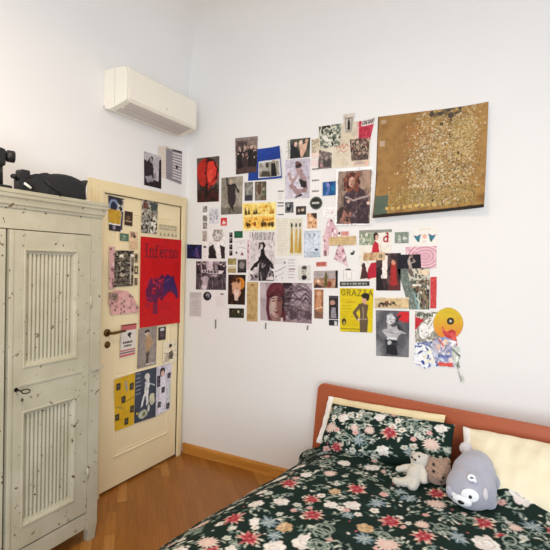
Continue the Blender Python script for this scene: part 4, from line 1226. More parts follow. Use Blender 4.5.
def d_browncard(c):
    c.r(0, 0, 1, 1, '#3a2a20'); c.noise(.1, .1, .9, .7, ['#4f3b2c', '#2a1e18'], 3); c.r(.1, .66, .9, .72, '#b59a78'); c.e(.5, .45, .2, .14, '#6b5440')


def d_bwcollage(c):
    c.noise(0, 0, 1, 1, ['#3a3836', '#a59e90', '#6b6660', '#d2cbb9', '#242322'], 6, hard=1); c.r(.1, .1, .35, .3, '#6b3f33'); c.p([(.5, .05), (.98, .08), (.9, .3), (.6, .3)], '#3f4a48'); c.dots(.05, .4, .95, .95, 40, .05, ['#201f1e', '#e0dac9', '#8a8378'])


def d_fainttext(c):
    c.r(0, 0, 1, 1, '#d9cba6'); c.rows(.03, .08, .97, .55, 2, '#a3987c', .7, .8)
    for x in (.1, .3, .5, .72, .92): c.p([(x - .03, .95), (x, .7), (x + .04, .95)], '#4a4638')


def d_greencard(c):
    c.r(0, 0, 1, 1, '#55705a'); c.e(.5, .42, .16, .16, '#8fa58c'); c.rows(.2, .7, .8, .82, 1, '#c2ccb5', .6)


def d_pinkcard(c):
    c.r(0, 0, 1, 1, '#dcbf9c'); c.p([(.1, .1), (.6, .05), (.8, .3), (.2, .35)], '#8c6a5a'); c.e(.6, .3, .14, .08, '#3c302c'); c.r(0, .55, 1, 1, '#d2b08c')


def d_shelves(c):
    c.noise(0, 0, 1, 1, ['#4a423a', '#7d7264', '#2b2622', '#a89c8a'], 7, hard=1)
    for k in range(6): c.r(0, .15 + k * .14, 1, .18 + k * .14, '#2a241f')
    c.r(.25, .12, .45, .2, '#efe8d6'); c.r(.85, .12, 1, .18, '#efe8d6'); c.r(.55, .05, .6, .95, '#5c5348'); c.r(.8, .1, .86, .95, '#c9bfae')


def d_pinkstrip(c):
    c.r(0, 0, 1, 1, '#d0a5a2'); c.dots(.2, .05, 1, .95, 18, .2, ['#6d4a4c', '#e0c4be', '#8c6264'], .03)


def d_stamp1(c):
    c.r(0, 0, 1, 1, '#b09a78'); c.e(.5, .4, .34, .3, '#4a4438'); c.r(.2, .7, .8, .9, '#6d6450')


def d_stamp2(c):
    c.r(0, 0, 1, 1, '#463c34'); c.r(.3, .25, .7, .75, '#cbb794')


def d_stamp3(c):
    c.r(0, 0, 1, 1, '#8a7862'); c.l([(.4, .1), (.55, .9)], .3, '#4a4038')


def d_pinkstampsheet(c):
    c.r(0, 0, 1, 1, '#d3a29e'); c.noise(0, 0, 1, 1, ['#d9aca6', '#c8928f'], 4, .7)
    for k in range(26): x, y = c.rng.rand(), .1 + .85 * c.rng.rand(); c.r(x, y, x + .07, y + .09, ['#5c4048', '#7a5a5c', '#8f6b66'][k % 3]); c.r(x + .02, y + .02, x + .05, y + .05, '#c9a39c')
    c.r(.0, .12, .3, .42, '#6d5448'); c.noise(.0, .12, .3, .42, ['#3c2f2c', '#b59a8a', '#55443e'], 4, .9)


def d_inferno(c):
    c.r(0, 0, 1, 1, '#c30d14'); c.noise(0, 0, 1, 1, ['#c90f17', '#bc0b12'], 3, .7)
    c.glyphs('Inferno', .09, .085, .105, .135, .026, '#6f1428', .14)
    c.p([(.16, .70), (.13, .60), (.20, .52), (.24, .46), (.40, .47), (.52, .41), (.58, .44), (.66, .405), (.74, .44), (.82, .43), (.84, .50), (.90, .58), (.94, .68), (.88, .71), (.84, .66), (.74, .62), (.66, .63), (.58, .67), (.52, .72), (.44, .70), (.38, .76), (.30, .72), (.22, .74)], '#5c183f')
    for k in range(46):
        x, y = .17 + .42 * c.rng.rand(), .45 + .28 * c.rng.rand()
        c.l([(x, y), (x + .05 * c.rng.randn(), y + .02 * c.rng.randn() + .02)], .022, ['#b8142a', '#8a1c40', '#56225a', '#c82636', '#7a1f48'][k % 5], .85)
    c.p([(.58, .46), (.66, .43), (.78, .45), (.84, .52), (.92, .66), (.84, .64), (.74, .59), (.62, .61), (.54, .66)], '#40205a')
    c.l([(.60, .5), (.7, .47)], .02, '#5f3a74'); c.l([(.78, .5), (.86, .6)], .02, '#38204f'); c.l([(.44, .49), (.56, .47)], .02, '#c02c3a')
    c.p([(.3, .74), (.42, .76), (.42, .86), (.3, .86)], '#7a1a38'); c.rows(.5, .75, .75, .83, 3, '#8c1228', .3); c.l([(.14, .66), (.28, .70)], .03, '#8a1c40')


def d_sign(c):
    c.r(0, 0, 1, 1, '#ded6cc'); c.r(0, 0, 1, .05, '#7d2a2c'); c.r(0, .05, 1, .19, '#c4686a'); c.p([(.42, .30), (.58, .25), (.72, .30), (.62, .36), (.68, .46), (.5, .38)], '#1f1d20')
    c.rows(.18, .52, .85, .60, 1, '#2a282a', .8); c.rows(.25, .63, .8, .70, 1, '#2a282a', .8); c.r(.02, .77, .98, .81, '#b8484c'); c.r(.02, .84, .98, .88, '#6d3a48'); c.r(.02, .91, .98, .97, '#c4585c'); c.r(0, 0, .04, 1, '#a3908a')


def d_standing(c):
    c.r(0, 0, 1, 1, '#8f837c'); c.noise(0, 0, 1, 1, ['#978b84', '#82766f'], 2); c.e(.46, .13, .12, .07, '#f0e9e2'); c.e(.46, .11, .13, .05, '#221d1c'); c.e(.48, .16, .07, .05, '#c9a98c'); c.p([(.4, .22), (.62, .2), (.75, .4), (.66, .5), (.6, .62), (.42, .62), (.4, .4)], '#a98a68'); c.p([(.42, .62), (.62, .62), (.6, .8), (.58, .92), (.46, .92)], '#6b5a4c'); c.l([(.52, .65), (.5, .95)], .06, '#3c332e'); c.l([(.66, .3), (.8, .42), (.66, .5)], .06, '#a98a68'); c.r(.45, .92, .95, .96, '#c9c0b6')


def d_darkcan(c):
    c.r(0, 0, 1, 1, '#2b2328'); c.e(.5, .2, .3, .12, '#c9c5c9'); c.r(.2, .35, .85, .9, '#3c3036'); c.rows(.25, .45, .8, .8, 2, '#7a5a5c', .4)


def d_sketchgirl(c):
    c.r(0, 0, 1, 1, '#e3d6bb'); c.e(.52, .22, .13, .09, '#211d1c'); c.l([(.55, .3), (.6, .4)], .08, '#d9b49a'); c.p([(.4, .5), (.65, .42), (.78, .6), (.72, .8), (.4, .82)], '#5c5048'); c.noise(.42, .5, .74, .8, ['#8c7c6c', '#3a322e'], 4, .7); c.p([(.1, .9), (.22, .55), (.42, .6), (.44, .9)], '#b5a694'); c.l([(.1, .5), (.4, .55)], .05, '#a39482')


def d_yellowsheet(c):
    c.r(0, 0, 1, 1, '#d3a822'); c.noise(0, 0, 1, 1, ['#d8ae2a', '#c79b18'], 3, .7)
    for x, y in ((.1, .1), (.74, .18), (.34, .38), (.78, .62), (.04, .68), (.5, .82)): c.r(x, y, x + .2, y + .13, '#2c2722'); c.r(x + .05, y + .03, x + .15, y + .1, '#5c5648')
    c.l([(.55, .12), (.6, .28)], .1, '#9a9486'); c.l([(.6, .5), (.95, .45)], .04, '#8c6f1c'); c.l([(.1, .55), (.4, .6)], .04, '#8f8a54')


def d_navy(c):
    c.r(0, 0, 1, 1, '#39404f'); c.noise(0, 0, 1, 1, ['#323846', '#454c5c'], 3, .8)
    c.rows(.03, .04, .3, .5, 6, '#8a8f98', .3); c.p([(.46, .25), (.62, .18), (.7, .3), (.62, .5), (.64, .68), (.56, .72), (.5, .5), (.36, .7), (.26, .72), (.42, .45)], '#d3d3d2'); c.e(.56, .14, .13, .07, '#cfcbc4'); c.l([(.62, .3), (.9, .34)], .05, '#c9c9c8')
    c.e(.4, .86, .2, .09, '#b5b7a2'); c.e(.42, .86, .08, .05, '#6d7440'); c.e(.8, .62, .12, .12, '#c4c2a6'); c.r(.1, .78, .18, .84, '#d6b02c'); c.e(.65, .78, .05, .07, '#d0cec4')


def d_lilac(c):
    c.r(0, 0, 1, 1, '#cdc6d2'); c.noise(0, 0, 1, 1, ['#d5cfd9', '#b9b1c2', '#c4c2c0'], 4, .8); c.e(.4, .14, .16, .1, '#2c282c'); c.e(.42, .18, .1, .07, '#d0a89a'); c.p([(.3, .25), (.6, .25), (.7, .6), (.55, .98), (.2, .98)], '#d9d4de'); c.noise(.7, .4, .98, .85, ['#b5c4b0', '#d5cfd9'], 3, .8)
    for x, y in ((.06, .2), (.74, .2), (.36, .46), (.06, .3), (.14, .74), (.72, .84)): c.r(x, y, x + .22, y + .12, '#2e2a30'); c.r(x + .06, y + .03, x + .14, y + .09, '#5c5660')


def d_bwman(c):
    c.r(0, 0, 1, 1, '#b9b3b6'); c.noise(0, 0, 1, 1, ['#c2bcc0', '#a59ea2'], 3, .8); c.p([(0, .25), (.2, .28), (.34, .12), (.5, .3), (.58, .85), (0, .9)], '#2a2429'); c.e(.42, .2, .09, .09, '#9a8f90'); c.p([(.36, .1), (.5, .1), (.52, .22)], '#2a2429'); c.p([(.86, .15), (1, .1), (1, 1), (.8, 1)], '#1f1a1e'); c.r(0, .78, 1, 1, '#241d22'); c.p([(.05, .75), (.4, .65), (.6, .78), (.2, .9)], '#8f8890'); c.e(.62, .65, .08, .1, '#8a8086')


def d_stripes(c):
    c.r(0, 0, 1, 1, '#8c888e')
    for k in range(10): c.r(.42 - .03 * (k % 2), .10 + k * .085, .97, .135 + k * .085, '#e0dad8')
    c.r(.4, .0, 1, .06, '#3c3a3e'); c.e(.68, .52, .08, .06, '#2c2a2e'); c.r(.0, 0, .4, .06, '#a59f94'); c.noise(.02, .1, .4, .95, ['#86828a', '#928e94'], 3, .8)


def d_cream(c):
    c.r(0, 0, 1, 1, '#e2d6c8'); c.rows(.1, .1, .9, .9, 9, '#cfc3b4', .3, .7)


DP = [
    ('poster', 'blue arch and gold square print at the top left of the door', 'poster', (-0.8486, 1.9891, -0.7097, 1.9834, -0.7237, 1.7586, -0.8373, 1.7636), 0, d_bluearch),
    ('photo_print', 'small dark brown print beside the gold square on the door', 'photo', (-0.7041, 1.9041, -0.6283, 1.9028, -0.6294, 1.8048, -0.7034, 1.8090), 0, d_browncard),
    ('photo_print', 'crowded black-and-white collage print above the red poster', 'photo', (-0.5425, 2.0085, -0.3775, 2.0068, -0.3830, 1.7664, -0.5455, 1.7669), 0, d_bwcollage),
    ('note_paper', 'faint text strip above the right side of the red poster', 'paper', (-0.3617, 1.8468, -0.1492, 1.8448, -0.1510, 1.7584, -0.3612, 1.7604), 0, d_fainttext),
    ('postcard', 'small green card on the door left of the red poster', 'card', (-0.7431, 1.7505, -0.6625, 1.7491, -0.6620, 1.6982, -0.7418, 1.6993), 0, d_greencard),
    ('postcard', 'beige card with a dark brush mark right of the small green card', 'card', (-0.6547, 1.7717, -0.5768, 1.7690, -0.5773, 1.6463, -0.6542, 1.6475), 0, d_pinkcard),
    ('photo_print', 'brown photo of crowded shelves left of the red poster', 'photo', (-0.7873, 1.6316, -0.6116, 1.6365, -0.6125, 1.3913, -0.7847, 1.3857), 1, d_shelves),
    ('paper_strip', 'pink strip down the left side of the shelves photo', 'paper', (-0.8339, 1.6549, -0.7845, 1.6557, -0.7792, 1.3735, -0.8288, 1.3727), 0, d_pinkstrip),
    ('sticker', 'topmost of three little stamps beside the shelves photo', 'sticker', (-0.6054, 1.6185, -0.5687, 1.6183, -0.5688, 1.5517, -0.6045, 1.5512), 0, d_stamp1),
    ('sticker', 'middle of three little stamps beside the shelves photo', 'sticker', (-0.6029, 1.5288, -0.5672, 1.5283, -0.5675, 1.4723, -0.6023, 1.4726), 0, d_stamp2),
    ('sticker', 'lowest of three little stamps beside the shelves photo', 'sticker', (-0.6006, 1.4458, -0.5697, 1.4446, -0.5702, 1.3928, -0.6001, 1.3923), 0, d_stamp3),
    ('poster', 'tall red poster with purple figure and title Inferno on the door', 'poster', (-0.5516, 1.7403, -0.1078, 1.7388, -0.0970, 1.0808, -0.5479, 1.0857), 2, d_inferno),
    ('poster', 'notice with red bands and a black pictogram under the door handle', 'sign', (-0.7164, 1.1235, -0.5705, 1.1239, -0.5798, 0.8996, -0.7232, 0.8967), 0, d_sign),
    ('photo_print', 'grey-brown print of a standing figure below the red poster', 'photo', (-0.5516, 1.0789, -0.3595, 1.0784, -0.3615, 0.7919, -0.5574, 0.7925), 0, d_standing),
    ('photo_print', 'tiny dark print right of the standing figure', 'photo', (-0.3439, 1.0662, -0.2590, 1.0661, -0.2603, 0.9658, -0.3431, 0.9692), 0, d_darkcan),
    ('postcard', 'cream sketch of a seated figure with black hair on the door', 'drawing', (-0.2846, 0.9475, -0.1228, 0.9428, -0.1303, 0.7712, -0.2880, 0.7725), 0, d_sketchgirl),
    ('poster', 'yellow sheet with black stamps at the lower left of the door', 'poster', (-0.7676, 0.7588, -0.5763, 0.7703, -0.5778, 0.4002, -0.7553, 0.4031), 0, d_yellowsheet),
    ('poster', 'navy sheet with a pale leaning figure between the yellow and lilac sheets', 'poster', (-0.5744, 0.7714, -0.3565, 0.7713, -0.3558, 0.3928, -0.5759, 0.4040), 1, d_navy),
    ('poster', 'lilac sheet with black stamps at the lower right of the door', 'poster', (-0.3566, 0.7728, -0.1842, 0.7711, -0.1910, 0.4070, -0.3558, 0.3943), 0, d_lilac),
]


def build_door_prints():
    for name, label, cat, quad, lay, draw in DP:
        paper(name, label, cat, 'D', quad, lay, draw, group=GD, curl=curl_edges(.004, .004, 0) if draw is d_inferno else None, cell=.0028 if draw is d_inferno else .0032)
    paper('poster', 'pink dome-shaped sheet of stamps left of the red poster', 'cutout', 'D', (-0.8364, 1.3716, -0.5440, 1.3677, -0.5486, 1.1819, -0.8314, 1.1993), 1, d_pinkstampsheet, group=GD,
          shape=[(.02, .12), (.25, .02), (.6, .08), (.78, .3), (.98, .72), (.98, .92), (.08, .98), (.05, .62), (0, .55)])
    paper('photo_print', 'black-and-white photo of a dark-coated man on the wall above the door', 'photo', 'L', (-0.4990, 2.3559, -0.3146, 2.3563, -0.3069, 2.1138, -0.4890, 2.1150), 1, d_bwman, group=GL)
    paper('poster', 'grey striped print above the right end of the door', 'poster', 'L', (-0.2657, 2.4358, -0.0764, 2.4474, -0.0771, 2.1853, -0.2581, 2.2021), 2, d_stripes, group=GL)
    paper('note_paper', 'cream paper half hidden between the two prints above the door', 'paper', 'L', (-0.3561, 2.4247, -0.2389, 2.4534, -0.2352, 2.2014, -0.3449, 2.2051), 0, d_cream, group=GL)


# ---------------------------------------------------------------- the room
H = 3.38


def build_room():
    b = MB()
    b.add([(-.12, 0, -.05), (4.8, 0, -.05), (4.8, 0, H + .05), (-.12, 0, H + .05), (-.12, .12, -.05), (4.8, .12, -.05), (4.8, .12, H + .05), (-.12, .12, H + .05)],
          [(0, 1, 2, 3), (4, 7, 6, 5), (0, 3, 7, 4), (1, 5, 6, 2), (0, 4, 5, 1), (3, 2, 6, 7)])
    tag(b.build('wall_back', M['wall']), kind='structure')
    b = MB().box(-.12, 0, -4.6, 0, -.05, H + .05)
    tag(b.build('wall_left', M['wall']), kind='structure')
    # plaster ceiling running down into both walls in a soft cove
    r = .42
    arc = [r * (1 - math.cos(k * math.pi / 2 / 24)) for k in range(25)]
    arc = [-.012] + arc            # the plaster runs on a little into the wall
    xs = arc + [.6, 1.2, 2, 3, 4, 4.8]
    ys = arc + [.6, 1.2, 2, 3, 4, 4.6]
    vs = []
    for y in ys:
        for x in xs:
            d = min(x, y)
            z = H if d >= r else H - r + math.sqrt(max(0, r * r - (r - max(d, 0)) ** 2))
            if d < 0: z = H - r - .18
            vs.append((x, -y, z))
    n = len(xs)
    fs = [(j * n + i, j * n + i + 1, (j + 1) * n + i + 1, (j + 1) * n + i) for j in range(len(ys) - 1) for i in range(n - 1)]
    o = MB().add(vs, fs).build('ceiling', M['ceil'], smooth=True)
    m = o.modifiers.new('thickness', 'SOLIDIFY'); m.thickness = .02; m.offset = -1
    tag(o, kind='structure')

    # diagonal strip parquet: every strip its own tone, all one floor
    rng = random.Random(4)
    W_ = .060
    vs, fs, cs, uv = [], [], [], []
    base = [(0, -4.6, -.004), (4.8, -4.6, -.004), (4.8, 0, -.004), (0, 0, -.004)]
    ca = math.radians(-45)
    tones = ['#9a6226', '#9d6528', '#976024', '#a0682a', '#945d23', '#b07a3a', '#9a6226', '#986125', '#9c6427', '#955f24', '#a26a2c', '#9a6226', '#9d6528', '#976024', '#9b6327', '#996126']
    def strip(x0, x1, y0, y1):
        g = .0004
        x0, x1, y0, y1 = x0 * W_ + g, x1 * W_ - g, y0 * W_ + g, y1 * W_ - g
        q = []
        for x, y in ((x0, y0), (x1, y0), (x1, y1), (x0, y1)):
            X, Y = x * math.cos(ca) - y * math.sin(ca) + 2.3, x * math.sin(ca) + y * math.cos(ca) - 2.3
            q.append((X, Y))
        cx, cy = sum(p[0] for p in q) / 4, sum(p[1] for p in q) / 4
        if not (-.25 < cx < 4.9 and -4.75 < cy < .25): return
        n0 = len(vs)
        L = .31
        s = rng.random() * 10
        long_x = (x1 - x0) > (y1 - y0)
        u4 = [(s, s), (s + L, s), (s + L, s + W_), (s, s + W_)] if long_x else [(s, s), (s, s + W_), (s + L, s + W_), (s + L, s)]
        pl = [(*a, *b_) for a, b_ in zip(q, u4)]
        for ax, lim, sg in ((0, 0, 1), (0, 4.8, -1), (1, 0, -1), (1, -4.6, 1)):      # cut to the walls
            out = []
            for a, b_ in zip(pl, pl[1:] + pl[:1]):
                da, db = sg * (a[ax] - lim), sg * (b_[ax] - lim)
                if da >= 0: out.append(a)
                if da * db < 0:
                    t = da / (da - db)
                    out.append(tuple(p + (r_ - p) * t for p, r_ in zip(a, b_)))
            pl = out
            if not pl: return
        vs.extend([(p[0], p[1], 0) for p in pl])
        fs.append(tuple(range(n0, n0 + len(pl))))
        t = lin(rng.choice(tones))
        v = .95 + .10 * rng.random()
        cs.extend([tuple(c * v for c in t)] * len(pl))
        uv.extend([(p[2], p[3]) for p in pl])
    for k in range(-62, 62):
        x = -62 + 5 * rng.random()
        while x < 62:
            n_ = rng.choice((4.2, 5, 5, 6.4, 8))
            strip(x, x + n_, k, k + 1)
            x += n_
    n0 = len(vs)
    vs += base
    fs.append((n0, n0 + 1, n0 + 2, n0 + 3))
    cs += [lin('#5c3719')] * 4
    uv += [(0, 0)] * 4
    # the underside and edges of the floor slab
    n0 = len(vs)
    vs += [(x, y, -.06) for x, y, z in base]
    fs.append((n0 + 3, n0 + 2, n0 + 1, n0))
    cs += [lin('#5c3719')] * 4
    uv += [(0, 0)] * 4
    me = bpy.data.meshes.new('floor')
    me.from_pydata(vs, [], fs)
    me.update()
    set_color(me, np.array(cs))
    ul = me.uv_layers.new(name='UVMap')
    for p in me.polygons:
        for li, vi in zip(p.loop_indices, p.vertices):
            ul.data[li].uv = uv[vi]
    tag(link_mesh('floor', me, M['floor']), kind='structure')

    b = MB().prism([(0, 0), (-.018, 0), (-.018, .066), (-.012, .08), (0, .08)], 0, .03, 4.8)
    # prism along x: profile is (y, z)
    tag(b.build('baseboard_back', M['skirt']), kind='structure')


def ring_frame(mb, ya, yb, za, zb, prof):
    """mitred rectangular moulding facing +x; prof = (inset from the outer edge, x) from outside to inside"""
    vs, fs = [], []
    for d, x in prof:
        vs += [(x, ya + d, za + d), (x, yb - d, za + d), (x, yb - d, zb - d), (x, ya + d, zb - d)]
    n = len(prof)
    for i in range(n):
        a, b = i * 4, ((i + 1) % n) * 4
        for k in range(4):
            fs.append((a + k, a + (k + 1) % 4, b + (k + 1) % 4, b + k))
    mb.add(vs, fs)
    return mb


def build_door():
    # frame: stepped architrave round the leaf
    y0, y1, zt = -.985, -.012, 2.085
    f = MB()
    iy0, iy1, iz = -.889, -.107, 2.002
    for d, e in ((.016, 0.0), (.030, .022), (.040, .036), (.052, .060)):
        f.box(.0, d, y0 + e, iy0, 0, iz + .002)
        f.box(.0, d, iy1, y1 - e * .9, 0, iz + .002)
        f.box(.0, d, y0 + e, y1 - e * .9, iz, zt - e)
    tag(f.build('trim_1', M['frame'], bevel=.004), kind='structure')

    d = empty('door_1', (0, -.5, 0))
    tag(d, kind='structure')
    off = (0, .5, 0)
    def part(mb, name, mat, parent=d, **k):
        mb.v = [(x, y + .5, z) for x, y, z in mb.v]
        return mb.build(name, mat, parent, **k)
    part(MB().box(.001, .004, -.893, -.104, .002, 2.005), 'shadow_gap', M['gap'])
    leaf = part(MB().box(.004, .030, -.886, -.110, .018, 1.999), 'door_leaf', M['cream'], bevel=.002)
    def mould(a, b_, z0, z1, name):
        m = ring_frame(MB(), a, b_, z0, z1, [(0, .0295), (.0, .0325), (.005, .0348), (.010, .0354), (.015, .0346), (.019, .0312), (.030, .0306), (.034, .0330), (.038, .0306), (.038, .0295)])
        o = part(m, name, M['cream'])
    mould(-.765, -.205, .215, .62, 'panel_moulding')
    mould(-.765, -.205, .76, 1.90, 'panel_moulding')
    # handle: round rose, neck and lever
    h = MB()
    yh, zh = -.833, 1.085
    h.tube([(.030, yh, zh), (.040, yh, zh)], [.026, .024], 20)
    h.tube([(.040, yh, zh), (.072, yh, zh), (.082, yh + .012, zh + .001), (.084, yh + .05, zh + .003), (.080, yh + .115, zh + .004)], [.010, .010, .010, .009, .008], 12)
    part(h, 'door_handle', M['brass'], smooth=True)
    k = MB().tube([(.030, -.827, 1.005), (.036, -.827, 1.005)], [.024, .022], 18)
    k.ell((.036, -.827, 1.005), (.004, .005, .009))
    part(k, 'keyhole_plate', M['brass'], smooth=True)


# ---------------------------------------------------------------- wardrobe
def build_wardrobe():
    X = .372            # plane of the front
    yr, yl = -1.19, -2.27
    root = empty('wardrobe', (.19, (yr + yl) / 2, 0))
    tag(root, 'old cream-painted wooden wardrobe with ribbed door panels and chipped paint', 'wardrobe')
    L = root.location
    def part(mb, name, mat=M['ward'], parent=root, **k):
        mb.v = [(x - L[0], y - L[1], z - L[2]) for x, y, z in mb.v]
        return mb.build(name, mat, parent, **k)
    seam = (-1.265, -1.727)
    mid = -1.741
    c = MB()
    c.box(.02, X - .024, yr - .022, yr, .07, 1.80)
    c.box(.02, X - .024, yl, yl + .022, .07, 1.80)
    c.box(.02, .035, yl, yr, .07, 1.80)
    c.box(.02, X - .024, yl, yr, .10, .12)
    c.box(.02, X - .024, yl, yr, 1.78, 1.80)
    part(c, 'carcass', bevel=.003)
    f = MB()
    f.box(X - .024, X, seam[0] + .001, yr, .07, 1.80)                  # right stile
    f.box(X - .024, X, yl, -2.200, .07, 1.80)
    f.box(X - .024, X - .0005, -2.199, seam[0], 1.702, 1.80)               # top rail
    f.box(X - .024, X - .0005, -2.199, seam[0], .085, .170)                # bottom rail
    part(f, 'face_frame', bevel=.003)
    part(MB().box(.05, X - .03, yl + .03, yr - .03, .13, 1.71), 'inside_shade_fill', M['gap'])  # dark block fills the carcass, standing in for shade behind the doors
    # cornice: stepped moulding
    co = MB()
    prof = [(.0, 1.798), (.006, 1.798), (.009, 1.808), (.015, 1.814), (.017, 1.826), (.021, 1.838), (.028, 1.846), (.030, 1.860), (.034, 1.864), (.035, 1.880), (.0, 1.880)]
    n = len(prof)
    y_a, y_b = yl, yr
    vs = []
    for (o, z) in prof:
        vs += [(.01, y_a - o, z), (X + o, y_a - o, z), (X + o, y_b + o * .35, z), (.01, y_b + o * .35, z)]
    fs = []
    for i in range(n - 1):
        for k in range(3):
            fs.append((i * 4 + k, i * 4 + k + 1, (i + 1) * 4 + k + 1, (i + 1) * 4 + k))
        fs.append((i * 4 + 3, i * 4, (i + 1) * 4, (i + 1) * 4 + 3))
    fs.append(((n - 1) * 4 + 0, (n - 1) * 4 + 1, (n - 1) * 4 + 2, (n - 1) * 4 + 3))
    co.add(vs, fs)
    part(co, 'cornice')
    # feet: stile ends tapering to the floor
    for ya, yb, fr in ((yr - .062, yr, 1), (yl, yl + .062, 1), (yr - .04, yr, 0), (yl, yl + .04, 0)):
        lg = MB()
        x1, x0 = (X, X - .04) if fr else (.06, .02)
        t = .012
        lg.add([(x0, ya, .09), (x1, ya, .09), (x1, yb, .09), (x0, yb, .09), (x0, ya + .004, 0), (x1 - .004, ya + .004, 0), (x1 - .004, yb - t, 0), (x0, yb - t, 0)],
               [(0, 1, 2, 3), (7, 6, 5, 4), (0, 4, 5, 1), (1, 5, 6, 2), (2, 6, 7, 3), (3, 7, 4, 0)])
        part(lg, 'leg', bevel=.003)

    def door(ya, yb, right):
        z0, z1 = .180, 1.698
        xf = X + .004
        fr = MB()
        pa, pb = ya + .078, yb - .088
        fr.box(X - .018, xf, ya, pa, z0, z1)
        fr.box(X - .018, xf, pb, yb, z0, z1)
        for za, zb in ((z0, .285), (.835, 1.052), (1.608, z1)):
            fr.box(X - .018, xf, pa, pb, za, zb)
        fo = part(fr, 'door', bevel=.0025)
        for za, zb in ((.285, .835), (1.052, 1.608)):
            # moulding round the panel
            w = .024
            e = .006
            mo = ring_frame(MB(), pa - e, pb + e, za - e, zb + e, [(0, X + .003), (0, X + .007), (.004, X + .0095), (.010, X + .008), (.013, X + .001), (.018, X - .004), (.024, X - .006), (.028, X - .014), (.030, X - .020), (0, X - .018)])
            part(mo, 'panel_moulding', parent=fo)
            fl = MB().box(X - .026, X - .020, pa, pb, za, zb)
            nr = 11
            a, b_ = pa + w + .004, pb - w - .004
            st = (b_ - a) / nr
            for k in range(nr):
                yc = a + (k + .5) * st
                hw = st * .40
                fl.prism([(X - .021, yc - hw), (X - .011, yc - hw * .85), (X - .007, yc - hw * .45), (X - .006, yc), (X - .007, yc + hw * .45), (X - .011, yc + hw * .85), (X - .021, yc + hw)], 2, za + .012, zb - .012)
            part(fl, 'ribbed_panel', parent=fo)
        # raised lip along the middle rail
        part(MB().box(xf - .001, xf + .005, ya + .055, yb - .045, .962, .974), 'rail_lip', parent=fo, bevel=.002)
        return fo
    dr = door(seam[1], seam[0] - .003, True)
    door(-2.197, mid, False)
    # edge strip hiding the meeting of the two doors
    part(MB().box(X + .003, X + .012, seam[1] - .001, seam[1] + .02, .182, 1.696), 'edge_strip', parent=dr, bevel=.003)
    for z in (.40, 1.34):
        part(MB().tube([(X + .006, seam[0] - .001, z - .032), (X + .006, seam[0] - .001, z + .032)], .006, 10), 'hinge', parent=dr, smooth=True)
    part(MB().box(X, X + .012, seam[0] + .012, yr + .018, .958, .976), 'stile_batten', bevel=.002)
    # key in its hole
    yk, zk = -1.684, .952
    part(MB().tube([(X + .003, yk, zk), (X + .006, yk, zk)], [.011, .010], 14), 'keyhole_plate', M['iron'], parent=dr)
    k = MB().tube([(X + .004, yk, zk), (X + .034, yk + .006, zk - .002)], .004, 8)
    pts = [(X + .034 + .009 * (1 - math.cos(t)), yk + .022 - .016 * math.cos(t) , zk - .006 + .010 * math.sin(t)) for t in [i * math.pi / 8 for i in range(17)]]
    k.tube(pts, .003, 8)
    part(k, 'key', M['key'], parent=dr, smooth=True)


def silhouette(mb, pts, x0, x1):
    """outline in (y, z) given depth from x0 (wall side) to x1 (room side) with a rounded rim"""
    n = len(pts)
    cy, cz = sum(p[0] for p in pts) / n, min(p[1] for p in pts)
    rings = []
    for t, s in ((0, .55), (.06, .72), (.2, .88), (.45, .97), (.7, 1), (.82, .985), (.92, .90), (.98, .72), (1, .5)):
        rings.append([(x0 + (x1 - x0) * t, cy + (p[0] - cy) * s, cz + (p[1] - cz) * s) for p in pts])
    vs = [q for r in rings for q in r]
    fs = []
    for j in range(len(rings) - 1):
        for i in range(n):
            i2 = (i + 1) % n
            fs.append((j * n + i, j * n + i2, (j + 1) * n + i2, (j + 1) * n + i))
    fs += [tuple(range(n))[::-1], tuple(range((len(rings) - 1) * n, len(rings) * n))]
    mb.add(vs, fs)


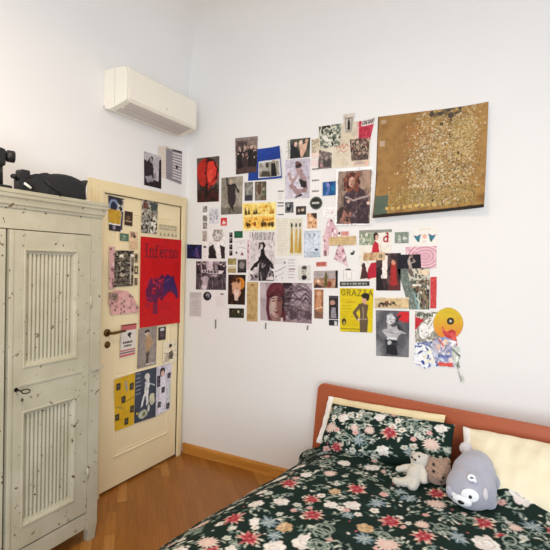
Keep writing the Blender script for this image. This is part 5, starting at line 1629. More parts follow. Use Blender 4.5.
def build_on_wardrobe():
    top = 1.880
    def part(mb, name, mat, parent, L, **k):
        mb.v = [(x - L[0], y - L[1], z - L[2]) for x, y, z in mb.v]
        return mb.build(name, mat, parent, **k)
    # black domed bag with pointed corners
    L = (.25, -1.36, top)
    root = empty('bag', L)
    tag(root, 'black domed fabric bag with pointed corners lying on the wardrobe', 'bag')
    pts = [(-1.2269, 1.8857), (-1.2462, 1.9081), (-1.2517, 1.9514), (-1.2490, 1.9794), (-1.2362, 2.0080), (-1.2625, 1.9926), (-1.2953, 2.0034), (-1.3400, 2.0129), (-1.3831, 2.0143), (-1.4248, 2.0104), (-1.4595, 2.0016), (-1.4793, 1.9955), (-1.4862, 2.0044), (-1.4961, 1.9885), (-1.5126, 1.9826), (-1.5308, 1.9913), (-1.5326, 1.9666), (-1.5471, 1.9270), (-1.5626, 1.8926)]
    pts = [(y, max(z, top + .002)) for y, z in pts]
    pts[0] = (pts[0][0], top + .001); pts[-1] = (pts[-1][0], top + .001)
    m = MB()
    silhouette(m, pts, .12, .34)
    part(m, 'bag_body', M['black'], root, L)
    a, b_ = (-1.5232, 1.9579), (-1.3952, 1.8809)
    fl = MB().tube([(.335, a[0], a[1]), (.342, (a[0] * 2 + b_[0]) / 3, a[1] * .55 + b_[1] * .45), (.340, b_[0], b_[1])], .005, 8)
    part(fl, 'piping', M['blackp'], root, L, smooth=True)
    q = (-1.2652, 1.8927)
    st = MB().tube([(.29, q[0] - .05, top + .05), (.31, q[0] - .02, top + .03), (.325, q[0] + .012, top + .010)], [.008, .008, .006], 8)
    part(st, 'strap', M['black'], root, L, smooth=True)
    part(MB().box(.325, .34, q[0] - .012, q[0] + .012, top + .001, top + .014), 'white_clip', M['white'], root, L, bevel=.003)

    # small clamp gadget
    y_, z_ = (-1.6148, 1.9720)
    L = (.30, y_, top)
    root = empty('clamp_mount', L)
    tag(root, 'small black clamp mount with side knob, standing left of the bag', 'camera mount')
    b = MB()
    b.add([(x, y_ + a, z_ + c) for x in (.275, .325) for a, c in ((-.020, -.024), (.026, -.016), (.022, .020), (-.018, .020), (-.024, .008))],
          [(4, 3, 2, 1, 0), (5, 6, 7, 8, 9), (0, 1, 6, 5), (1, 2, 7, 6), (2, 3, 8, 7), (3, 4, 9, 8), (4, 0, 5, 9)])
    part(b, 'clamp_head', M['blackp'], root, L, bevel=.005)
    y2, z2 = (-1.6274, 1.9301)
    b = MB().box(.272, .328, y2 - .017, y2 + .018, top + .012, z_ - .018)
    part(b, 'bracket', M['blackp'], root, L, bevel=.006)
    b = MB().box(.255, .345, y2 - .034, y2 + .034, top + .001, top + .016)
    part(b, 'foot', M['blackp'], root, L, bevel=.005)
    y3, z3 = (-1.6587, 1.9542)
    b = MB().tube([(.30, y2 - .01, z3 - .018), (.30, y3 + .006, z3 - .003), (.30, y3 - .004, z3)], [.007, .008, .013], 12).ell((.30, y3 - .002, z3), (.014, .014, .012))
    part(b, 'knob', M['blackp'], root, L, smooth=True)
    ya, za = (-1.6290, 1.9255)
    yb, zb = (-1.5979, 1.9052)
    b = MB().tube([(.332, ya, za), (.336, (ya + yb) / 2, (za + zb) / 2), (.338, yb, zb)], .0065, 8)
    part(b, 'white_strap', M['white'], root, L, smooth=True)
    yc, zc = (-1.5677, 1.9125)
    b = MB().tube([(.30, y2 + .015, z2 + .01), (.305, (y2 + yc) / 2, z2 - .004), (.31, yc, zc)], [.014, .013, .012], 8)
    part(b, 'cable', M['black'], root, L, smooth=True)

    # tripod head at the left edge
    yc, zc = (-1.7286, 2.0274)
    L = (.28, yc, top)
    root = empty('tripod_head', L)
    tag(root, 'tall black tripod head with round side knob, far left on the wardrobe', 'tripod head')
    yr_, _ = (-1.7108, 2.0271)
    b = MB().box(.235, .33, yr_ - .12, yr_, (-1.7309, 1.9866)[1], (-1.7321, 2.0726)[1])
    part(b, 'head_block', M['blackp'], root, L, bevel=.016)
    ys, _ = (-1.7104, 1.9459)
    b = MB().tube([(.285, ys - .04, top + .02), (.285, ys - .04, (-1.7124, 2.0015)[1])], [.042, .040], 20)
    part(b, 'stem', M['blackp'], root, L, smooth=True)
    yk, zk = (-1.6771, 2.0436)
    b = MB().tube([(.285, yr_ - .01, zk), (.29, yk - .018, zk)], [.014, .014], 14)
    b.tube([(.29, yk - .020, zk), (.295, yk - .012, zk), (.305, yk + .014, zk), (.307, yk + .018, zk)], [.020, .028, .028, .022], 20)
    part(b, 'knob', M['blackp'], root, L, smooth=True)
    b = MB().box(.235, .335, ys - .10, (-1.6846, 1.8935)[0], top + .001, top + .024)
    part(b, 'base_plate', M['blackp'], root, L, bevel=.008)


def build_ac():
    y0, y1 = -.868, -.148
    root = empty('air_conditioner', (0, (y0 + y1) / 2, 2.55))
    tag(root, 'white wall-mounted air conditioner above the door with grey louvre', 'air conditioner')
    L = root.location
    def part(mb, name, mat, parent=root, **k):
        mb.v = [(x - L[0], y - L[1], z - L[2]) for x, y, z in mb.v]
        return mb.build(name, mat, parent, **k)
    prof = [(.0, 2.795), (.150, 2.797), (.178, 2.792), (.194, 2.780), (.199, 2.760), (.201, 2.62), (.200, 2.590), (.192, 2.578), (.12, 2.556), (.055, 2.540), (.03, 2.542), (.0, 2.556)]
    def P(a, b):
        m = MB()
        n = len(prof)
        vs = [(x, a, z) for x, z in prof] + [(x, b, z) for x, z in prof]
        m.add(vs, [(i, (i + 1) % n, n + (i + 1) % n, n + i) for i in range(n)] + [tuple(range(n))[::-1], tuple(range(n, 2 * n))])
        return m
    part(P(y0 + .018, y1 - .018), 'body', M['white'], bevel=.002)
    part(P(y0, y0 + .0165), 'end_cap', M['white'], bevel=.004)
    part(P(y1 - .0165, y1), 'end_cap', M['white'], bevel=.006)
    # front cover over the upper body, standing a little proud
    fc = MB().prism([(.2005, 2.592), (.2045, 2.594), (.206, 2.61), (.206, 2.762), (.202, 2.782), (.190, 2.795), (.170, 2.799), (.150, 2.799), (.150, 2.797), (.2, 2.76)], 1, y0 + .020, y1 - .020)
    part(fc, 'front_cover', M['white'], bevel=.001)
    # louvre flaps under the front edge
    def on(x0, x1, dz0, a, b):
        def zz(x):
            for (p, q), (r, s) in zip(prof[7:], prof[8:]):
                if r <= x <= p:
                    return q + (s - q) * (x - p) / (r - p)
            return 2.55
        return MB().add([(x0, a, zz(x0) - dz0), (x1, a, zz(x1) - dz0), (x1, b, zz(x1) - dz0), (x0, b, zz(x0) - dz0), (x0, a, zz(x0) + .004), (x1, a, zz(x1) + .004), (x1, b, zz(x1) + .004), (x0, b, zz(x0) + .004)],
                        [(0, 1, 2, 3), (7, 6, 5, 4), (0, 4, 5, 1), (1, 5, 6, 2), (2, 6, 7, 3), (3, 7, 4, 0)])
    part(on(.062, .186, .0015, y0 + .05, y1 - .05), 'air_slot', M['acdark'])
    part(on(.128, .184, .005, y0 + .055, y1 - .055), 'louvre', M['acgrey'], bevel=.001)
    part(on(.066, .122, .005, y0 + .055, y1 - .055), 'louvre', M['acgrey'], bevel=.001)
    part(MB().tube([(.006, y0 - .001, 2.562), (.006, y0 + .006, 2.562)], .005, 10), 'screw_cap', M['acdark'])
    part(MB().box(.2055, .2068, -.505, -.482, 2.628, 2.636), 'badge', M['acgrey'])
    # side cover line
    part(MB().box(.098, .101, y0 - .0008, y0 + .002, 2.56, 2.785), 'side_seam', M['acgrey'])


# ---------------------------------------------------------------- bed
BO = (1.2844, -.0851)
BA = math.radians(-7.234)


def bw(x, t, z):
    """bed's own metres (across, down the bed from the headboard, up) to the room"""
    c, s = math.cos(BA), math.sin(BA)
    return Vector((BO[0] + x * c + t * s, BO[1] + x * s - t * c, z))


def bed_obj(mb_or_obj, name, mat, parent=None, **k):
    """mesh written in (x, t, z) of the bed, placed in the room"""
    mb_or_obj.v = [(x, -t, z) for x, t, z in mb_or_obj.v]
    mb_or_obj.f = [f[::-1] for f in mb_or_obj.f]
    o = mb_or_obj.build(name, mat, parent, **k)
    if parent is None:
        o.location = (BO[0], BO[1], 0)
        o.rotation_euler = (0, 0, BA)
    return o


def build_bed():
    root = empty('bed', (BO[0], BO[1], 0), BA)
    tag(root, 'double bed with raked terracotta wooden headboard against the white wall', 'bed')
    # headboard outline with rounded top corners
    x0, x1, z0, z1, r = -.042, 1.72, .05, .772, .05
    out = [(x0, z0), (x1, z0)]
    for k in range(9):
        t = math.pi / 2 * k / 8
        out.append((x1 - r + r * math.cos(t), z1 - r + r * math.sin(t)))
    for k in range(9):
        t = math.pi / 2 * (1 + k / 8)
        out.append((x0 + r + r * math.cos(t), z1 - r + r * math.sin(t)))
    yf = lambda z: .017 + (.77 - z) * .13
    n = len(out)
    hb = MB()
    hb.add([(x, yf(z), z) for x, z in out] + [(x, yf(z) - .030, z) for x, z in out],
           [tuple(range(n)), tuple(range(n, 2 * n))[::-1]] + [(i, n + i, n + (i + 1) % n, (i + 1) % n) for i in range(n)])
    bed_obj(hb, 'headboard', M['head'], root, bevel=.008, seg=3)
    for xa in (.045, 1.64):
        bed_obj(MB().box(xa, xa + .03, .125, 2.0, .16, .285), 'side_rail', M['rail'], root, bevel=.004)
    bed_obj(MB().box(.045, 1.67, 2.0, 2.03, .16, .285), 'foot_rail', M['rail'], root, bevel=.004)
    bed_obj(MB().box(.075, 1.64, .13, 2.0, .19, .215), 'slat_base', M['rail'], root)
    for xa in (.06, 1.61):
        for ta in (.16, 1.92):
            bed_obj(MB().box(xa, xa + .05, ta, ta + .05, 0, .175), 'leg', M['rail'], root, bevel=.004)
    m = bed_obj(MB().box(.125, 1.62, .125, 1.995, .216, .402), 'mattress', M['mattress'], bevel=.04, seg=4)
    tag(m, 'white mattress under the floral duvet, barely seen', 'mattress')


# ---- the floral print
def leaf(c, x, y, a, L, w, col, al=1.0):
    ca, sa = math.cos(a), math.sin(a)
    pts = []
    for u, v in ((0, 0), (.25, .75), (.5, 1), (.75, .7), (1, 0), (.75, -.7), (.5, -1), (.25, -.75)):
        pts.append((x + ca * u * L - sa * v * w / 2, y + sa * u * L + ca * v * w / 2))
    c.p(pts, col, al)


def fl_red(c, x, y, r, a0=0.0):
    R = c.rng
    for k in range(11):
        a = a0 + k * math.pi * 2 / 11 + R.randn() * .12
        leaf(c, x, y, a, r * (1.0 + .3 * R.rand()), r * .34, ['#d8bda8', '#c4968a', '#d3c2b0', '#b2726c'][k % 4])
    for k in range(9):
        a = a0 + k * math.pi * 2 / 9 + .3
        leaf(c, x, y, a, r * .82, r * .42, ['#a5363f', '#b84a52', '#932c36', '#c4777a'][k % 4])
    c.e(x, y, r * .38, r * .36, '#7d202c'); c.ring(x, y, r * .3, r * .28, .35, '#bd5860'); c.e(x, y, r * .1, r * .1, '#d98a86')


def fl_mum(c, x, y, r, col='#dccabd'):
    for k in range(14):
        leaf(c, x, y, k * math.pi * 2 / 14, r * 1.15, r * .34, ['#ddd0c4', '#cdb4a8'][k % 2])
    c.e(x, y, r * .72, r * .7, col)
    for q in (.6, .42, .24): c.ring(x, y, r * q, r * q, .14, '#d3a49c')


def fl_white(c, x, y, r):
    R = c.rng
    for k in range(7):
        a = k * math.pi * 2 / 7 + R.rand() * .4
        c.e(x + math.cos(a) * r * .5, y + math.sin(a) * r * .5, r * .55, r * .42, ['#e2e0da', '#d2cfc8', '#dcd2cc'][k % 3], 1, a)
    c.e(x, y, r * .55, r * .5, '#e6e4de')
    for k in range(3): c.ring(x + R.randn() * r * .1, y + R.randn() * r * .1, r * (.5 - .12 * k), r * (.42 - .1 * k), .14, ['#b5aaa6', '#d9b5b0'][k % 2])


def fl_tan(c, x, y, r):
    for k in range(6):
        a = k * math.pi / 3
        c.e(x + math.cos(a) * r * .5, y + math.sin(a) * r * .45, r * .5, r * .42, ['#c4aa86', '#b59874'][k % 2], 1, a)
    c.dots(x - r * .5, y - r * .5, x + r * .5, y + r * .5, 8, r * .1, ['#a3805c', '#e6d3b5'])


def fl_blue(c, x, y, r):
    R = c.rng
    a0 = R.rand() * 6
    for k in range(9):
        a = a0 + k * .7
        leaf(c, x, y, a, r * (.8 + .5 * R.rand()), r * .42, ['#5f747e', '#788b91', '#4d636d', '#93a1a1'][k % 4])
        leaf(c, x, y, a, r * .9, r * .08, '#c2cac6')


def fl_grey(c, x, y, r):
    R = c.rng
    for k in range(4):
        c.ring(x + R.randn() * r * .3, y + R.randn() * r * .3, r * (.5 + .4 * R.rand()), r * (.4 + .3 * R.rand()), .22, ['#8d9a8f', '#a3ada0', '#6d7d74'][k % 3])
    for k in range(5):
        a = R.rand() * 6.28
        leaf(c, x + math.cos(a) * r * .6, y + math.sin(a) * r * .6, a, r * .7, r * .25, ['#b5bcae', '#7f9088', '#d0d2c5'][k % 3])


def sprigs(c, w, h, n, taken):
    """vines, small leaves and berries filling the ground"""
    R = c.rng
    for k in range(int(n * .5)):
        x, y = R.rand() * w, R.rand() * h
        a = R.rand() * 6.28
        pts = [(x, y)]
        bend = R.randn() * .5
        for i in range(6):
            a += bend
            x += math.cos(a) * .016; y += math.sin(a) * .016
            pts.append((x, y))
        c.l(pts, .0035 + .002 * R.rand(), ['#6e8076', '#87978b', '#9aa596', '#5d7068'][k % 4])
        for i in range(1, 6, 1):
            px, py = pts[i]
            leaf(c, px, py, a + (1.1 if i % 2 else -1.1), .016 + .016 * R.rand(), .008 + .005 * R.rand(), ['#b5baac', '#84948a', '#d0d0c5', '#6d807a', '#9aa698'][R.randint(5)])
    for k in range(n):
        x, y = R.rand() * w, R.rand() * h
        q = R.randint(5)
        if q < 2:
            leaf(c, x, y, R.rand() * 6.28, .018 + .02 * R.rand(), .009 + .007 * R.rand(), ['#d8d5ca', '#a5ada0', '#c2c6b9'][R.randint(3)])
        elif q == 2:
            c.e(x, y, .005, .005, ['#d8b9b0', '#e6e2da', '#b5606a'][R.randint(3)])
        elif q == 3:
            r = .008 + .006 * R.rand()
            for i in range(5):
                c.e(x + math.cos(i * 1.257) * r, y + math.sin(i * 1.257) * r, r * .7, r * .7, ['#dcd9d0', '#d6aaa6', '#c2c9c0'][k % 3])
            c.e(x, y, r * .5, r * .5, '#b58a6c')
        else:
            leaf(c, x, y, R.rand() * 6.28, .03 + .02 * R.rand(), .010, ['#556b62', '#6d827a', '#40564e'][R.randint(3)])


GROUND = '#1b2b26'
FLOWERS = [  # kind, position on the bed (across, down), radius
    ('r', (0.2790, 0.8440), .055), ('r', (0.4520, 0.9130), .045), ('r', (0.5270, 1.0330), .055), ('r', (0.2600, 1.2480), .055), ('r', (0.4080, 1.3280), .055), ('r', (0.5810, 0.7010), .055), ('r', (0.8190, 0.8700), .058),
    ('r', (0.9020, 0.4930), .055), ('r', (0.9730, 0.9150), .055), ('r', (1.1400, 0.6350), .06), ('r', (1.2260, 0.6960), .034), ('r', (1.3620, 0.5230), .04), ('r', (0.3400, 1.4710), .04),
    ('w', (0.3530, 1.0220), .042), ('w', (0.2990, 0.7140), .036), ('w', (0.2720, 1.1060), .04), ('w', (0.3580, 1.2210), .03), ('w', (0.6000, 1.2260), .052), ('w', (0.5220, 1.3140), .05), ('w', (0.3830, 0.4470), .04), ('m', (0.3970, 0.6360), .038),
    ('w', (0.6270, 0.8510), .045), ('w', (0.5480, 0.9050), .036), ('m', (0.8680, 1.0380), .055), ('t', (0.5060, 0.7820), .034), ('t', (0.7540, 0.9870), .046), ('t', (0.4800, 1.1830), .044), ('m', (0.9310, 0.6000), .052), ('m', (0.9370, 0.8260), .034),
    ('w', (1.2490, 0.3530), .06), ('w', (1.1810, 0.7870), .06), ('m', (1.2600, 0.5930), .034), ('t', (1.1510, 0.3250), .04), ('m', (0.2930, 1.4430), .05), ('w', (0.2310, 1.5480), .05), ('w', (0.4010, 1.4240), .03),
    ('b', (0.4070, 1.1920), .05), ('b', (0.7100, 0.7610), .05), ('b', (0.7610, 0.5910), .05), ('b', (0.7810, 1.0550), .05), ('b', (0.8100, 0.6180), .05), ('b', (1.0840, 0.8280), .055), ('b', (1.3200, 0.5270), .06), ('b', (0.6520, 0.9410), .035),
    ('g', (0.6180, 1.1120), .06), ('g', (0.2950, 0.5060), .05), ('g', (0.6500, 1.1990), .05), ('g', (0.8330, 0.9710), .05), ('g', (1.0080, 0.8080), .05), ('g', (1.2650, 0.7220), .06), ('b', (0.4820, 1.2530), .04), ('w', (1.3340, 0.2160), .04), ('g', (1.0580, 0.6530), .05),
]
FN = dict(r=fl_red, w=fl_white, m=fl_mum, t=fl_tan, b=fl_blue, g=fl_grey)


def build_duvet():
    # section across the bed: left hem, over the mattress, right hem
    sec = [(-.034, .262), (-.034, .285), (-.018, .312), (.018, .345), (.075, .386), (.135, .425), (.20, .452), (.28, .470), (.40, .479), (.80, .482), (1.2, .480), (1.5, .474), (1.62, .462), (1.69, .43), (1.735, .36), (1.745, .27)]
    # smooth resample by arc length
    S_ = np.array(sec)
    for _ in range(3):
        Q = [S_[0]]
        for a, b in zip(S_[:-1], S_[1:]):
            Q += [a * .75 + b * .25, a * .25 + b * .75]
        Q.append(S_[-1]); S_ = np.array(Q)
    seg = np.concatenate([[0], np.cumsum(np.hypot(*np.diff(S_, axis=0).T))])
    Ls = seg[-1]
    ns = int(Ls / .0042)
    ss = np.linspace(0, Ls, ns)
    sx, sz = np.interp(ss, seg, S_[:, 0]), np.interp(ss, seg, S_[:, 1])
    s_at = lambda x: float(np.interp(x, S_[24:-24, 0], seg[24:-24])) if x > .0 else max(0.0, .13 + x)
    t0, t1 = .10, 2.06
    nt = int((t1 - t0) / .0042)
    ts = np.linspace(t0, t1, nt)
    c = Canvas(ns, nt, Ls, t1 - t0, GROUND, 2, 11)
    for k in range(60):
        c.e(c.rng.rand() * Ls, c.rng.rand() * 2, .05, .03, '#22342e', .5)
    sprigs(c, Ls, t1 - t0, 950, None)
    placed = []
    for k, (x, t), r in FLOWERS:
        placed.append((s_at(x), t - t0, k, r * .86))
    R = c.rng
    tries = 0
    while tries < 240:
        tries += 1
        x, y = R.rand() * Ls, R.rand() * (t1 - t0)
        r = .03 + .022 * R.rand()
        if all((x - a) ** 2 + (y - b) ** 2 > (r + q + .045) ** 2 for a, b, _, q in placed):
            placed.append((x, y, 'wmbgwbgtgbg'[R.randint(11)], r))
    for x, y, k, r in placed:
        c.e(x, y, r * 1.0, r * 1.0, GROUND)
        FN[k](c, x, y, r)
    c.warp(1.7, 70)
    col = c.out()
    vs, fs = [], []
    bumps = [(1.20, .30, .070, .16, .10), (.90, .30, .03, .10, .12), (-.05, .16, .02, .10, .08), (.45, .62, .012, .3, .07), (1.0, .95, .012, .10, .3), (.5, 1.1, .010, .25, .12), (1.38, .62, .014, .2, .08), (.25, .85, .012, .08, .25)]
    for j, t in enumerate(ts):
        for i in range(ns):
            x, z = sx[i], sz[i]
            top = sst(.06, .28, x) * (1 - sst(1.58, 1.68, x))
            nz = mnoise.noise(Vector((x * 3.1, t * 3.1, 0))) * .010 + mnoise.noise(Vector((x * 8 + 3, t * 7, 2))) * .0055 + mnoise.noise(Vector((x * 20, t * 17, 5))) * .002
            z += top * (nz + .004)
            for bx, bt, am, rx, rt in bumps:
                z += am * math.exp(-((x - bx) / rx) ** 2 - ((t - bt) / rt) ** 2) * (top if bx > 0 else 1)
            side = 1 - sst(0.02, .16, x)
            w = side * (mnoise.noise(Vector((t * 6, z * 3, 9))) * .008 + mnoise.noise(Vector((t * 15, z * 5, 4))) * .004)
            x2 = x + w - side * .055 * math.exp(-((t - .13) / .10) ** 2)
            z2 = z - side * .02 * math.sin(t * 4.0) * (1 if z < .3 else .3)
            e = sst(1.93, 2.06, t)
            z2 -= top * e * .20
            if t < .16: z2 -= .01 * (1 - (t - t0) / .06)
            vs.append((x2, t, z2))
    for j in range(nt - 1):
        for i in range(ns - 1):
            fs.append((j * ns + i, j * ns + i + 1, (j + 1) * ns + i + 1, (j + 1) * ns + i))
    m = MB().add(vs, fs)
    d = bed_obj(m, 'duvet', M['duvet'], smooth=True)
    set_color(d.data, col.reshape(-1, 3))
    so = d.modifiers.new('thickness', 'SOLIDIFY'); so.thickness = .022; so.offset = 1
    # make sure the quilt grows downwards from its printed face
    nz = sum(p.normal.z for p in d.data.polygons[len(d.data.polygons) // 2: len(d.data.polygons) // 2 + 200])
    so.offset = -1 if nz > 0 else 1
    tag(d, 'dark green floral duvet with red and cream flowers spread over the bed', 'duvet')


def pillow_mesh(cor, T, n=70, inset=.02, seed=1, wr=.006, u0=0.0, u1=1.0, puff=1.0):
    """two quilted faces meeting in a seam; cor = TL, TR, BR, BL of the seam in bed metres"""
    A, B_, C_, D_ = [Vector(q) for q in cor]
    nrm = ((B_ - A).cross(D_ - A)).normalized()
    if nrm.y < 0: nrm = -nrm             # towards the foot of the bed
    nu, nv = max(4, int(n * (u1 - u0))), int(n * .8)
    front, back = [], []
    for j in range(nv + 1):
        v = j / nv
        for i in range(nu + 1):
            u = u0 + (u1 - u0) * i / nu
            uu = .5 + (u - .5) * (1 - inset * math.sin(math.pi * v))
            vv = .5 + (v - .5) * (1 - inset * 1.6 * math.sin(math.pi * u))
            p = (A * (1 - uu) + B_ * uu) * (1 - vv) + (D_ * (1 - uu) + C_ * uu) * vv
            h = max(0, (1 - abs(2 * u - 1) ** 2.6) * (1 - abs(2 * v - 1) ** 2.6)) ** .55
            ns = mnoise.noise(Vector((u * 5 + seed, v * 4, seed))) * wr + mnoise.noise(Vector((u * 11 + seed, v * 3 + u * 6, 3))) * wr * .7
            e = min(1, 6 * min(u, 1 - u, v, 1 - v))
            w = mnoise.noise(Vector((u * 7, v * 7, seed + 7))) * max(.006, wr * 1.1)
            front.append(p + nrm * (T * h * .5 + ns * e + w * (1 - e)))
            back.append(p - nrm * (T * h * .5 - w * (1 - e)))
    N = (nu + 1) * (nv + 1)
    fs = []
    for j in range(nv):
        for i in range(nu):
            a = j * (nu + 1) + i
            fs.append((a, a + 1, a + nu + 2, a + nu + 1))
            fs.append((N + a, N + a + nu + 1, N + a + nu + 2, N + a + 1))
    rim = [i for i in range(nu + 1)] + [j * (nu + 1) + nu for j in range(1, nv + 1)] + [nv * (nu + 1) + i for i in range(nu - 1, -1, -1)] + [j * (nu + 1) for j in range(nv - 1, 0, -1)]
    for a, b in zip(rim, rim[1:] + rim[:1]):
        fs.append((b, a, N + a, N + b))
    return MB().add(front + back, fs), nu + 1, nv + 1


def build_pillows():
    # pale yellow pillow behind the floral one, white hem at its left end
    cor = [(.062, .055, .708), (.815, .05, .738), (.83, .22, .47), (.075, .22, .45)]
    m, *_ = pillow_mesh(cor, .09, seed=3, u0=.05, wr=.012)
    root = bed_obj(m, 'pillow', M['backp'], smooth=True)
    tag(root, 'pale yellow pillow mostly hidden behind the floral pillow', 'pillow', 'pillows against the headboard')
    m, *_ = pillow_mesh(cor, .092, seed=3, u1=.055, wr=.012)
    bed_obj(m, 'pillow_hem', M['whitec'], root, smooth=True)['label'] = 'white hem at the pillow end'
    # floral pillow
    cor = [(.145, .150, .698), (.885, .115, .716), (.915, .300, .50), (.135, .31, .44)]
    m, nu, nv = pillow_mesh(cor, .16, n=190, seed=5, wr=.009)
    p = bed_obj(m, 'pillow', M['duvet'], smooth=True)
    W2, H2 = .70, .36
    c = Canvas(nu, nv, W2, H2, GROUND, 2, 23)
    sprigs(c, W2, H2, 110, None)
    spots = [('r', .40, .16, .052), ('m', .612, .185, .045), ('w', .64, .055, .034), ('w', .115, .11, .036), ('m', .05, .19, .04), ('g', .25, .10, .05), ('w', .325, .06, .032), ('g', .16, .24, .055), ('b', .24, .25, .045),
             ('g', .47, .07, .045), ('m', .29, .17, .03), ('g', .06, .05, .035), ('b', .52, .27, .04), ('w', .38, .29, .035), ('g', .55, .10, .03), ('r', .12, .32, .04), ('g', .66, .29, .04), ('m', .20, .17, .026)]
    for k, x, y, r in spots:
        FN[k](c, x, y, r * .92)
    c.warp(1.6, 24)
    col = c.out().reshape(-1, 3)
    set_color(p.data, np.concatenate([col, col]))
    tag(p, 'dark green floral pillow leaning on the left of the headboard', 'pillow', 'pillows against the headboard')
    # cream pillow on the right
    cor = [(.918, .075, .705), (1.66, .07, .715), (1.69, .38, .47), (.985, .36, .47)]
    m, *_ = pillow_mesh(cor, .13, seed=9, u0=.045, wr=.015, n=100)
    root = bed_obj(m, 'pillow', M['creamp'], smooth=True)
    tag(root, 'cream yellow pillow behind the grey plush dog, right of the bed', 'pillow', 'pillows against the headboard')
    m, *_ = pillow_mesh(cor, .132, seed=9, u1=.05, wr=.015, n=100)
    bed_obj(m, 'pillow_hem', M['whitec'], root, smooth=True)['label'] = 'white hem at the pillow end'


def plush(root, mb, name, mat, vox, smooth=6, fuzz=0.0, parent=None):
    """shapes melted into one continuous skin"""
    L = root.location
    mb.v = [tuple(Vector(q) - L) for q in mb.v]
    o = mb.build(name, mat, parent or root)
    r = o.modifiers.new('skin', 'REMESH')
    r.mode, r.voxel_size, r.use_smooth_shade = 'VOXEL', vox, True
    s = o.modifiers.new('smooth', 'SMOOTH')
    s.factor, s.iterations = .5, smooth
    if fuzz:
        tx = bpy.data.textures.new(name + '_fuzz', 'CLOUDS')
        tx.noise_scale = fuzz * 2.2
        d = o.modifiers.new('fuzz', 'DISPLACE')
        d.texture, d.strength, d.mid_level = tx, fuzz, .5
    return o


def frame_to(n):
    n = Vector(n).normalized()
    return n.to_track_quat('Z', 'Y').to_matrix()


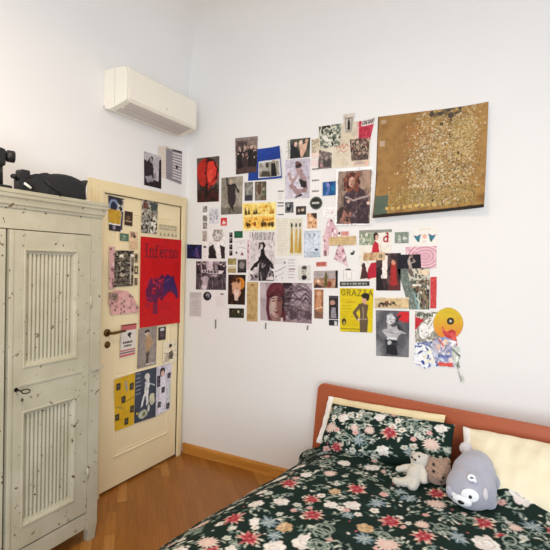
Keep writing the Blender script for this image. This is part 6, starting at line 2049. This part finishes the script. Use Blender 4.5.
def build_plush():
    CAM = Vector(cam.matrix_world.translation)
    # ---- cream bear, reclining on the floral pillow
    PLB = lambda q: bw(*q)
    root = empty('plush_bear', bw(.80, .50, .485))
    tag(root, 'small cream plush bear with one arm stretched out on the floral pillow', 'plush toy')
    hd = PLB((0.7928, 0.4323, 0.6003))
    face = (CAM - hd).normalized() * .8 + Vector((-.25, 0, .1)); face.normalize()
    m = MB()
    m.ell(hd, (.043, .040, .039))
    m.ell(PLB((0.7885, 0.4770, 0.5406)), (.040, .036, .048))
    m.ell(PLB((0.7918, 0.4539, 0.5715)), (.026, .026, .03))
    for q in ((414,453.2), (425.6,456.4)): pass
    m.ell(PLB((0.7605, 0.4175, 0.6199)), (.014, .010, .015)); m.ell(PLB((0.8218, 0.4172, 0.6204)), (.014, .010, .015))
    m.tube([PLB((0.7653, 0.4607, 0.5624)), PLB((0.7338, 0.4659, 0.5555)), PLB((0.7038, 0.4746, 0.5439))], [.02, .018, .014], 12); m.ell(PLB((0.7028, 0.4747, 0.5437)), (.015, .015, .015))
    m.tube([PLB((0.8149, 0.4576, 0.5666)), PLB((0.8318, 0.4697, 0.5504)), PLB((0.8374, 0.4850, 0.5300))], [.02, .019, .016], 12); m.ell(PLB((0.8377, 0.4858, 0.5289)), (.017, .017, .017))
    m.tube([PLB((0.7764, 0.4955, 0.5160)), PLB((0.7455, 0.5074, 0.5002)), PLB((0.7109, 0.5113, 0.4949))], [.026, .024, .018], 12); m.ell(PLB((0.7032, 0.5105, 0.4960)), (.018, .018, .018))
    m.tube([PLB((0.7964, 0.4950, 0.5167)), PLB((0.7912, 0.5077, 0.4998))], [.028, .026], 12); m.ell(PLB((0.7898, 0.5091, 0.4979)), (.027, .028, .025))
    m.ell(hd + face * .036 + Vector((0, 0, -.010)), (.018, .018, .014))
    plush(root, m, 'body', M['bear'], .0045, 4, .003)
    L = root.location
    up = Vector((0, 0, 1))
    side = face.cross(up).normalized(); up2 = side.cross(face).normalized()
    til = lambda a, b: side * (a * .93 + b * .3) + up2 * (b * .95 - a * .35)
    for a in (-.015, .023):
        e = MB().ell(hd + face * .042 + til(a, .008) - L, (.0055, .0055, .0055), nu=10, nv=8)
        e.build('eye', M['eye'], root, smooth=True)
    MB().ell(hd + face * .054 + til(.004, -.008) - L, (.007, .006, .005), nu=10, nv=8).build('nose', M['eye'], root, smooth=True)

    # ---- brown curly plush
    cc = bw(*(0.8776, 0.4000, 0.5538))
    root = empty('plush_bear', cc - Vector((0, 0, .062)))
    tag(root, 'round brown curly plush face between the cream bear and the grey dog', 'plush toy')
    L = root.location
    m = MB().ell(cc, (.070, .062, .063), nu=40, nv=26)
    d = (CAM - cc).normalized()
    si = d.cross(Vector((0, 0, 1))).normalized(); u2 = si.cross(d).normalized()
    si, u2 = si * -1, u2
    si = Vector((0, 0, 1)).cross(d).normalized(); u2 = d.cross(si).normalized()
    m.ell(cc + u2 * .048 - si * .048, (.02, .016, .02)); m.ell(cc + u2 * .055 + si * .042, (.02, .016, .02))
    m.ell(cc + d * .05 + si * .005 - u2 * .016, (.030, .026, .024))
    plush(root, m, 'body', M['curly'], .004, 3, .006)
    def dot(a, b, r, name):
        k = math.sqrt(max(0, .068 ** 2 - a * a - b * b))
        MB().ell(cc + si * a + u2 * b + d * (k + .004) - L, (r, r, r), nu=12, nv=8).build(name, M['eye'], root, smooth=True)
    dot(-.020, .030, .007, 'eye'); dot(.026, -.022, .008, 'eye'); dot(-.018, -.002, .007, 'nose'); dot(.020, -.046, .005, 'mouth')

    # ---- grey plush dog
    hc = bw(*(1.0532, 0.4400, 0.5889))
    root = empty('plush_dog', hc - Vector((0, 0, .12)))
    tag(root, 'grey and white plush husky dog lying face down against the cream pillow', 'plush toy')
    L = root.location
    RX = Matrix(((0.9974, 0.0676, -0.0261), (-0.0725, 0.9303, -0.3596), (0.0000, 0.3605, 0.9327)))
    m = MB()
    m.ell(hc + RX @ Vector((0, .075, .0)), (.082, .075, .08), RX, 40, 28)
    m.ell(hc + RX @ Vector((0, .02, .0)), (.098, .098, .098), RX, 40, 28)
    m.ell(hc + RX @ Vector((0, -.055, -.01)), (.110, .096, .098), RX, 40, 28)
    # paws and haunches
    for s in (-1, 1):
        m.ell(hc + RX @ Vector((s * .078, -.05, -.07)), (.033, .045, .03), RX)
        m.ell(hc + RX @ Vector((s * .075, .075, -.07)), (.035, .045, .03), RX)
    body = plush(root, m, 'body', M['husky'], .006, 6, .004)
    tl = bw(*(0.9887, 0.3100, 0.6709))
    t = MB().ell(tl, (.032, .030, .032)).tube([tl, (tl + hc) / 2 + Vector((0, 0, .03))], [.024, .02], 12)
    plush(root, t, 'tail', M['huskyt'], .004, 4, .003)
    def patch(P, r, name, mat, lift=.0, rot=0.0):
        p, n = Vector(P[0:3]), Vector(P[3:6])
        pw = bw(*p)
        c_, s_ = math.cos(BA), math.sin(BA)
        nw = Vector((n[0] * c_ + n[1] * s_, n[0] * s_ - n[1] * c_, n[2])).normalized()
        fr = frame_to(nw) @ Matrix.Rotation(rot, 3, 'Z')
        o = MB().ell(pw + nw * lift - L, r, fr, 24, 14).build(name, mat, root, smooth=True)
        return o
    patch((1.0724, 0.5825, 0.5648, 0.1447, 0.9887, 0.0380), (.038, .030, .007), 'face_patch', M['huskyw'])
    patch((1.0034, 0.5663, 0.5275, -0.4194, 0.8394, -0.3456), (.030, .028, .007), 'face_patch', M['huskyw'])
    patch((1.0384, 0.5777, 0.5293, -0.1269, 0.9391, -0.3193), (.044, .026, .016), 'muzzle', M['huskyw'])
    patch((1.0742, 0.5823, 0.5612, 0.1589, 0.9873, 0.0017), (.0075, .0085, .005), 'eye', M['eye'], .006)
    patch((0.9994, 0.5648, 0.5289, -0.4544, 0.8265, -0.3324), (.0075, .0085, .005), 'eye', M['eye'], .006)
    patch((1.0394, 0.5785, 0.5314, -0.1190, 0.9468, -0.2991), (.016, .010, .010), 'nose', M['eye'], .012)
    patch((1.1291, 0.5562, 0.5789, 0.6239, 0.7573, 0.1930), (.012, .027, .010), 'ear', M['huskyt'], .003)
    patch((0.9798, 0.5572, 0.5492, -0.6361, 0.7618, -0.1225), (.020, .026, .012), 'ear', M['husky'], .004)
    # small white loop on the back
    P = (1.0704, 0.5552, 0.6289, 0.1261, 0.7049, 0.6980)
    pw = bw(*P[0:3]); n = Vector(P[3:6])
    nw = Vector((n[0] * math.cos(BA) + n[1] * math.sin(BA), n[0] * math.sin(BA) - n[1] * math.cos(BA), n[2])).normalized()
    fr = frame_to(nw)
    ring = [pw + nw * .012 + fr @ Vector((.013 * math.cos(k * .45), .011 * math.sin(k * .45), 0)) - L for k in range(14)]
    P2 = (1.0891, 0.5611, 0.6161, 0.2793, 0.7741, 0.5682)
    lp = MB().tube(ring, .006, 8)
    lp.tube([ring[0], bw(*P2[0:3]) + nw * .008 - L], [.006, .007], 8)
    lp.build('white_loop', M['huskyw'], root, smooth=True)


M['huskyt'] = plain('pale_grey_plush', '#cfcbcd', 1.0, 0.5, 220, 0.04, sheen=0.3)

build_room()
build_door()
build_wardrobe()
build_ac()
build_bed()
build_duvet()
build_pillows()
build_wall_prints()
build_door_prints()
build_on_wardrobe()
build_plush()
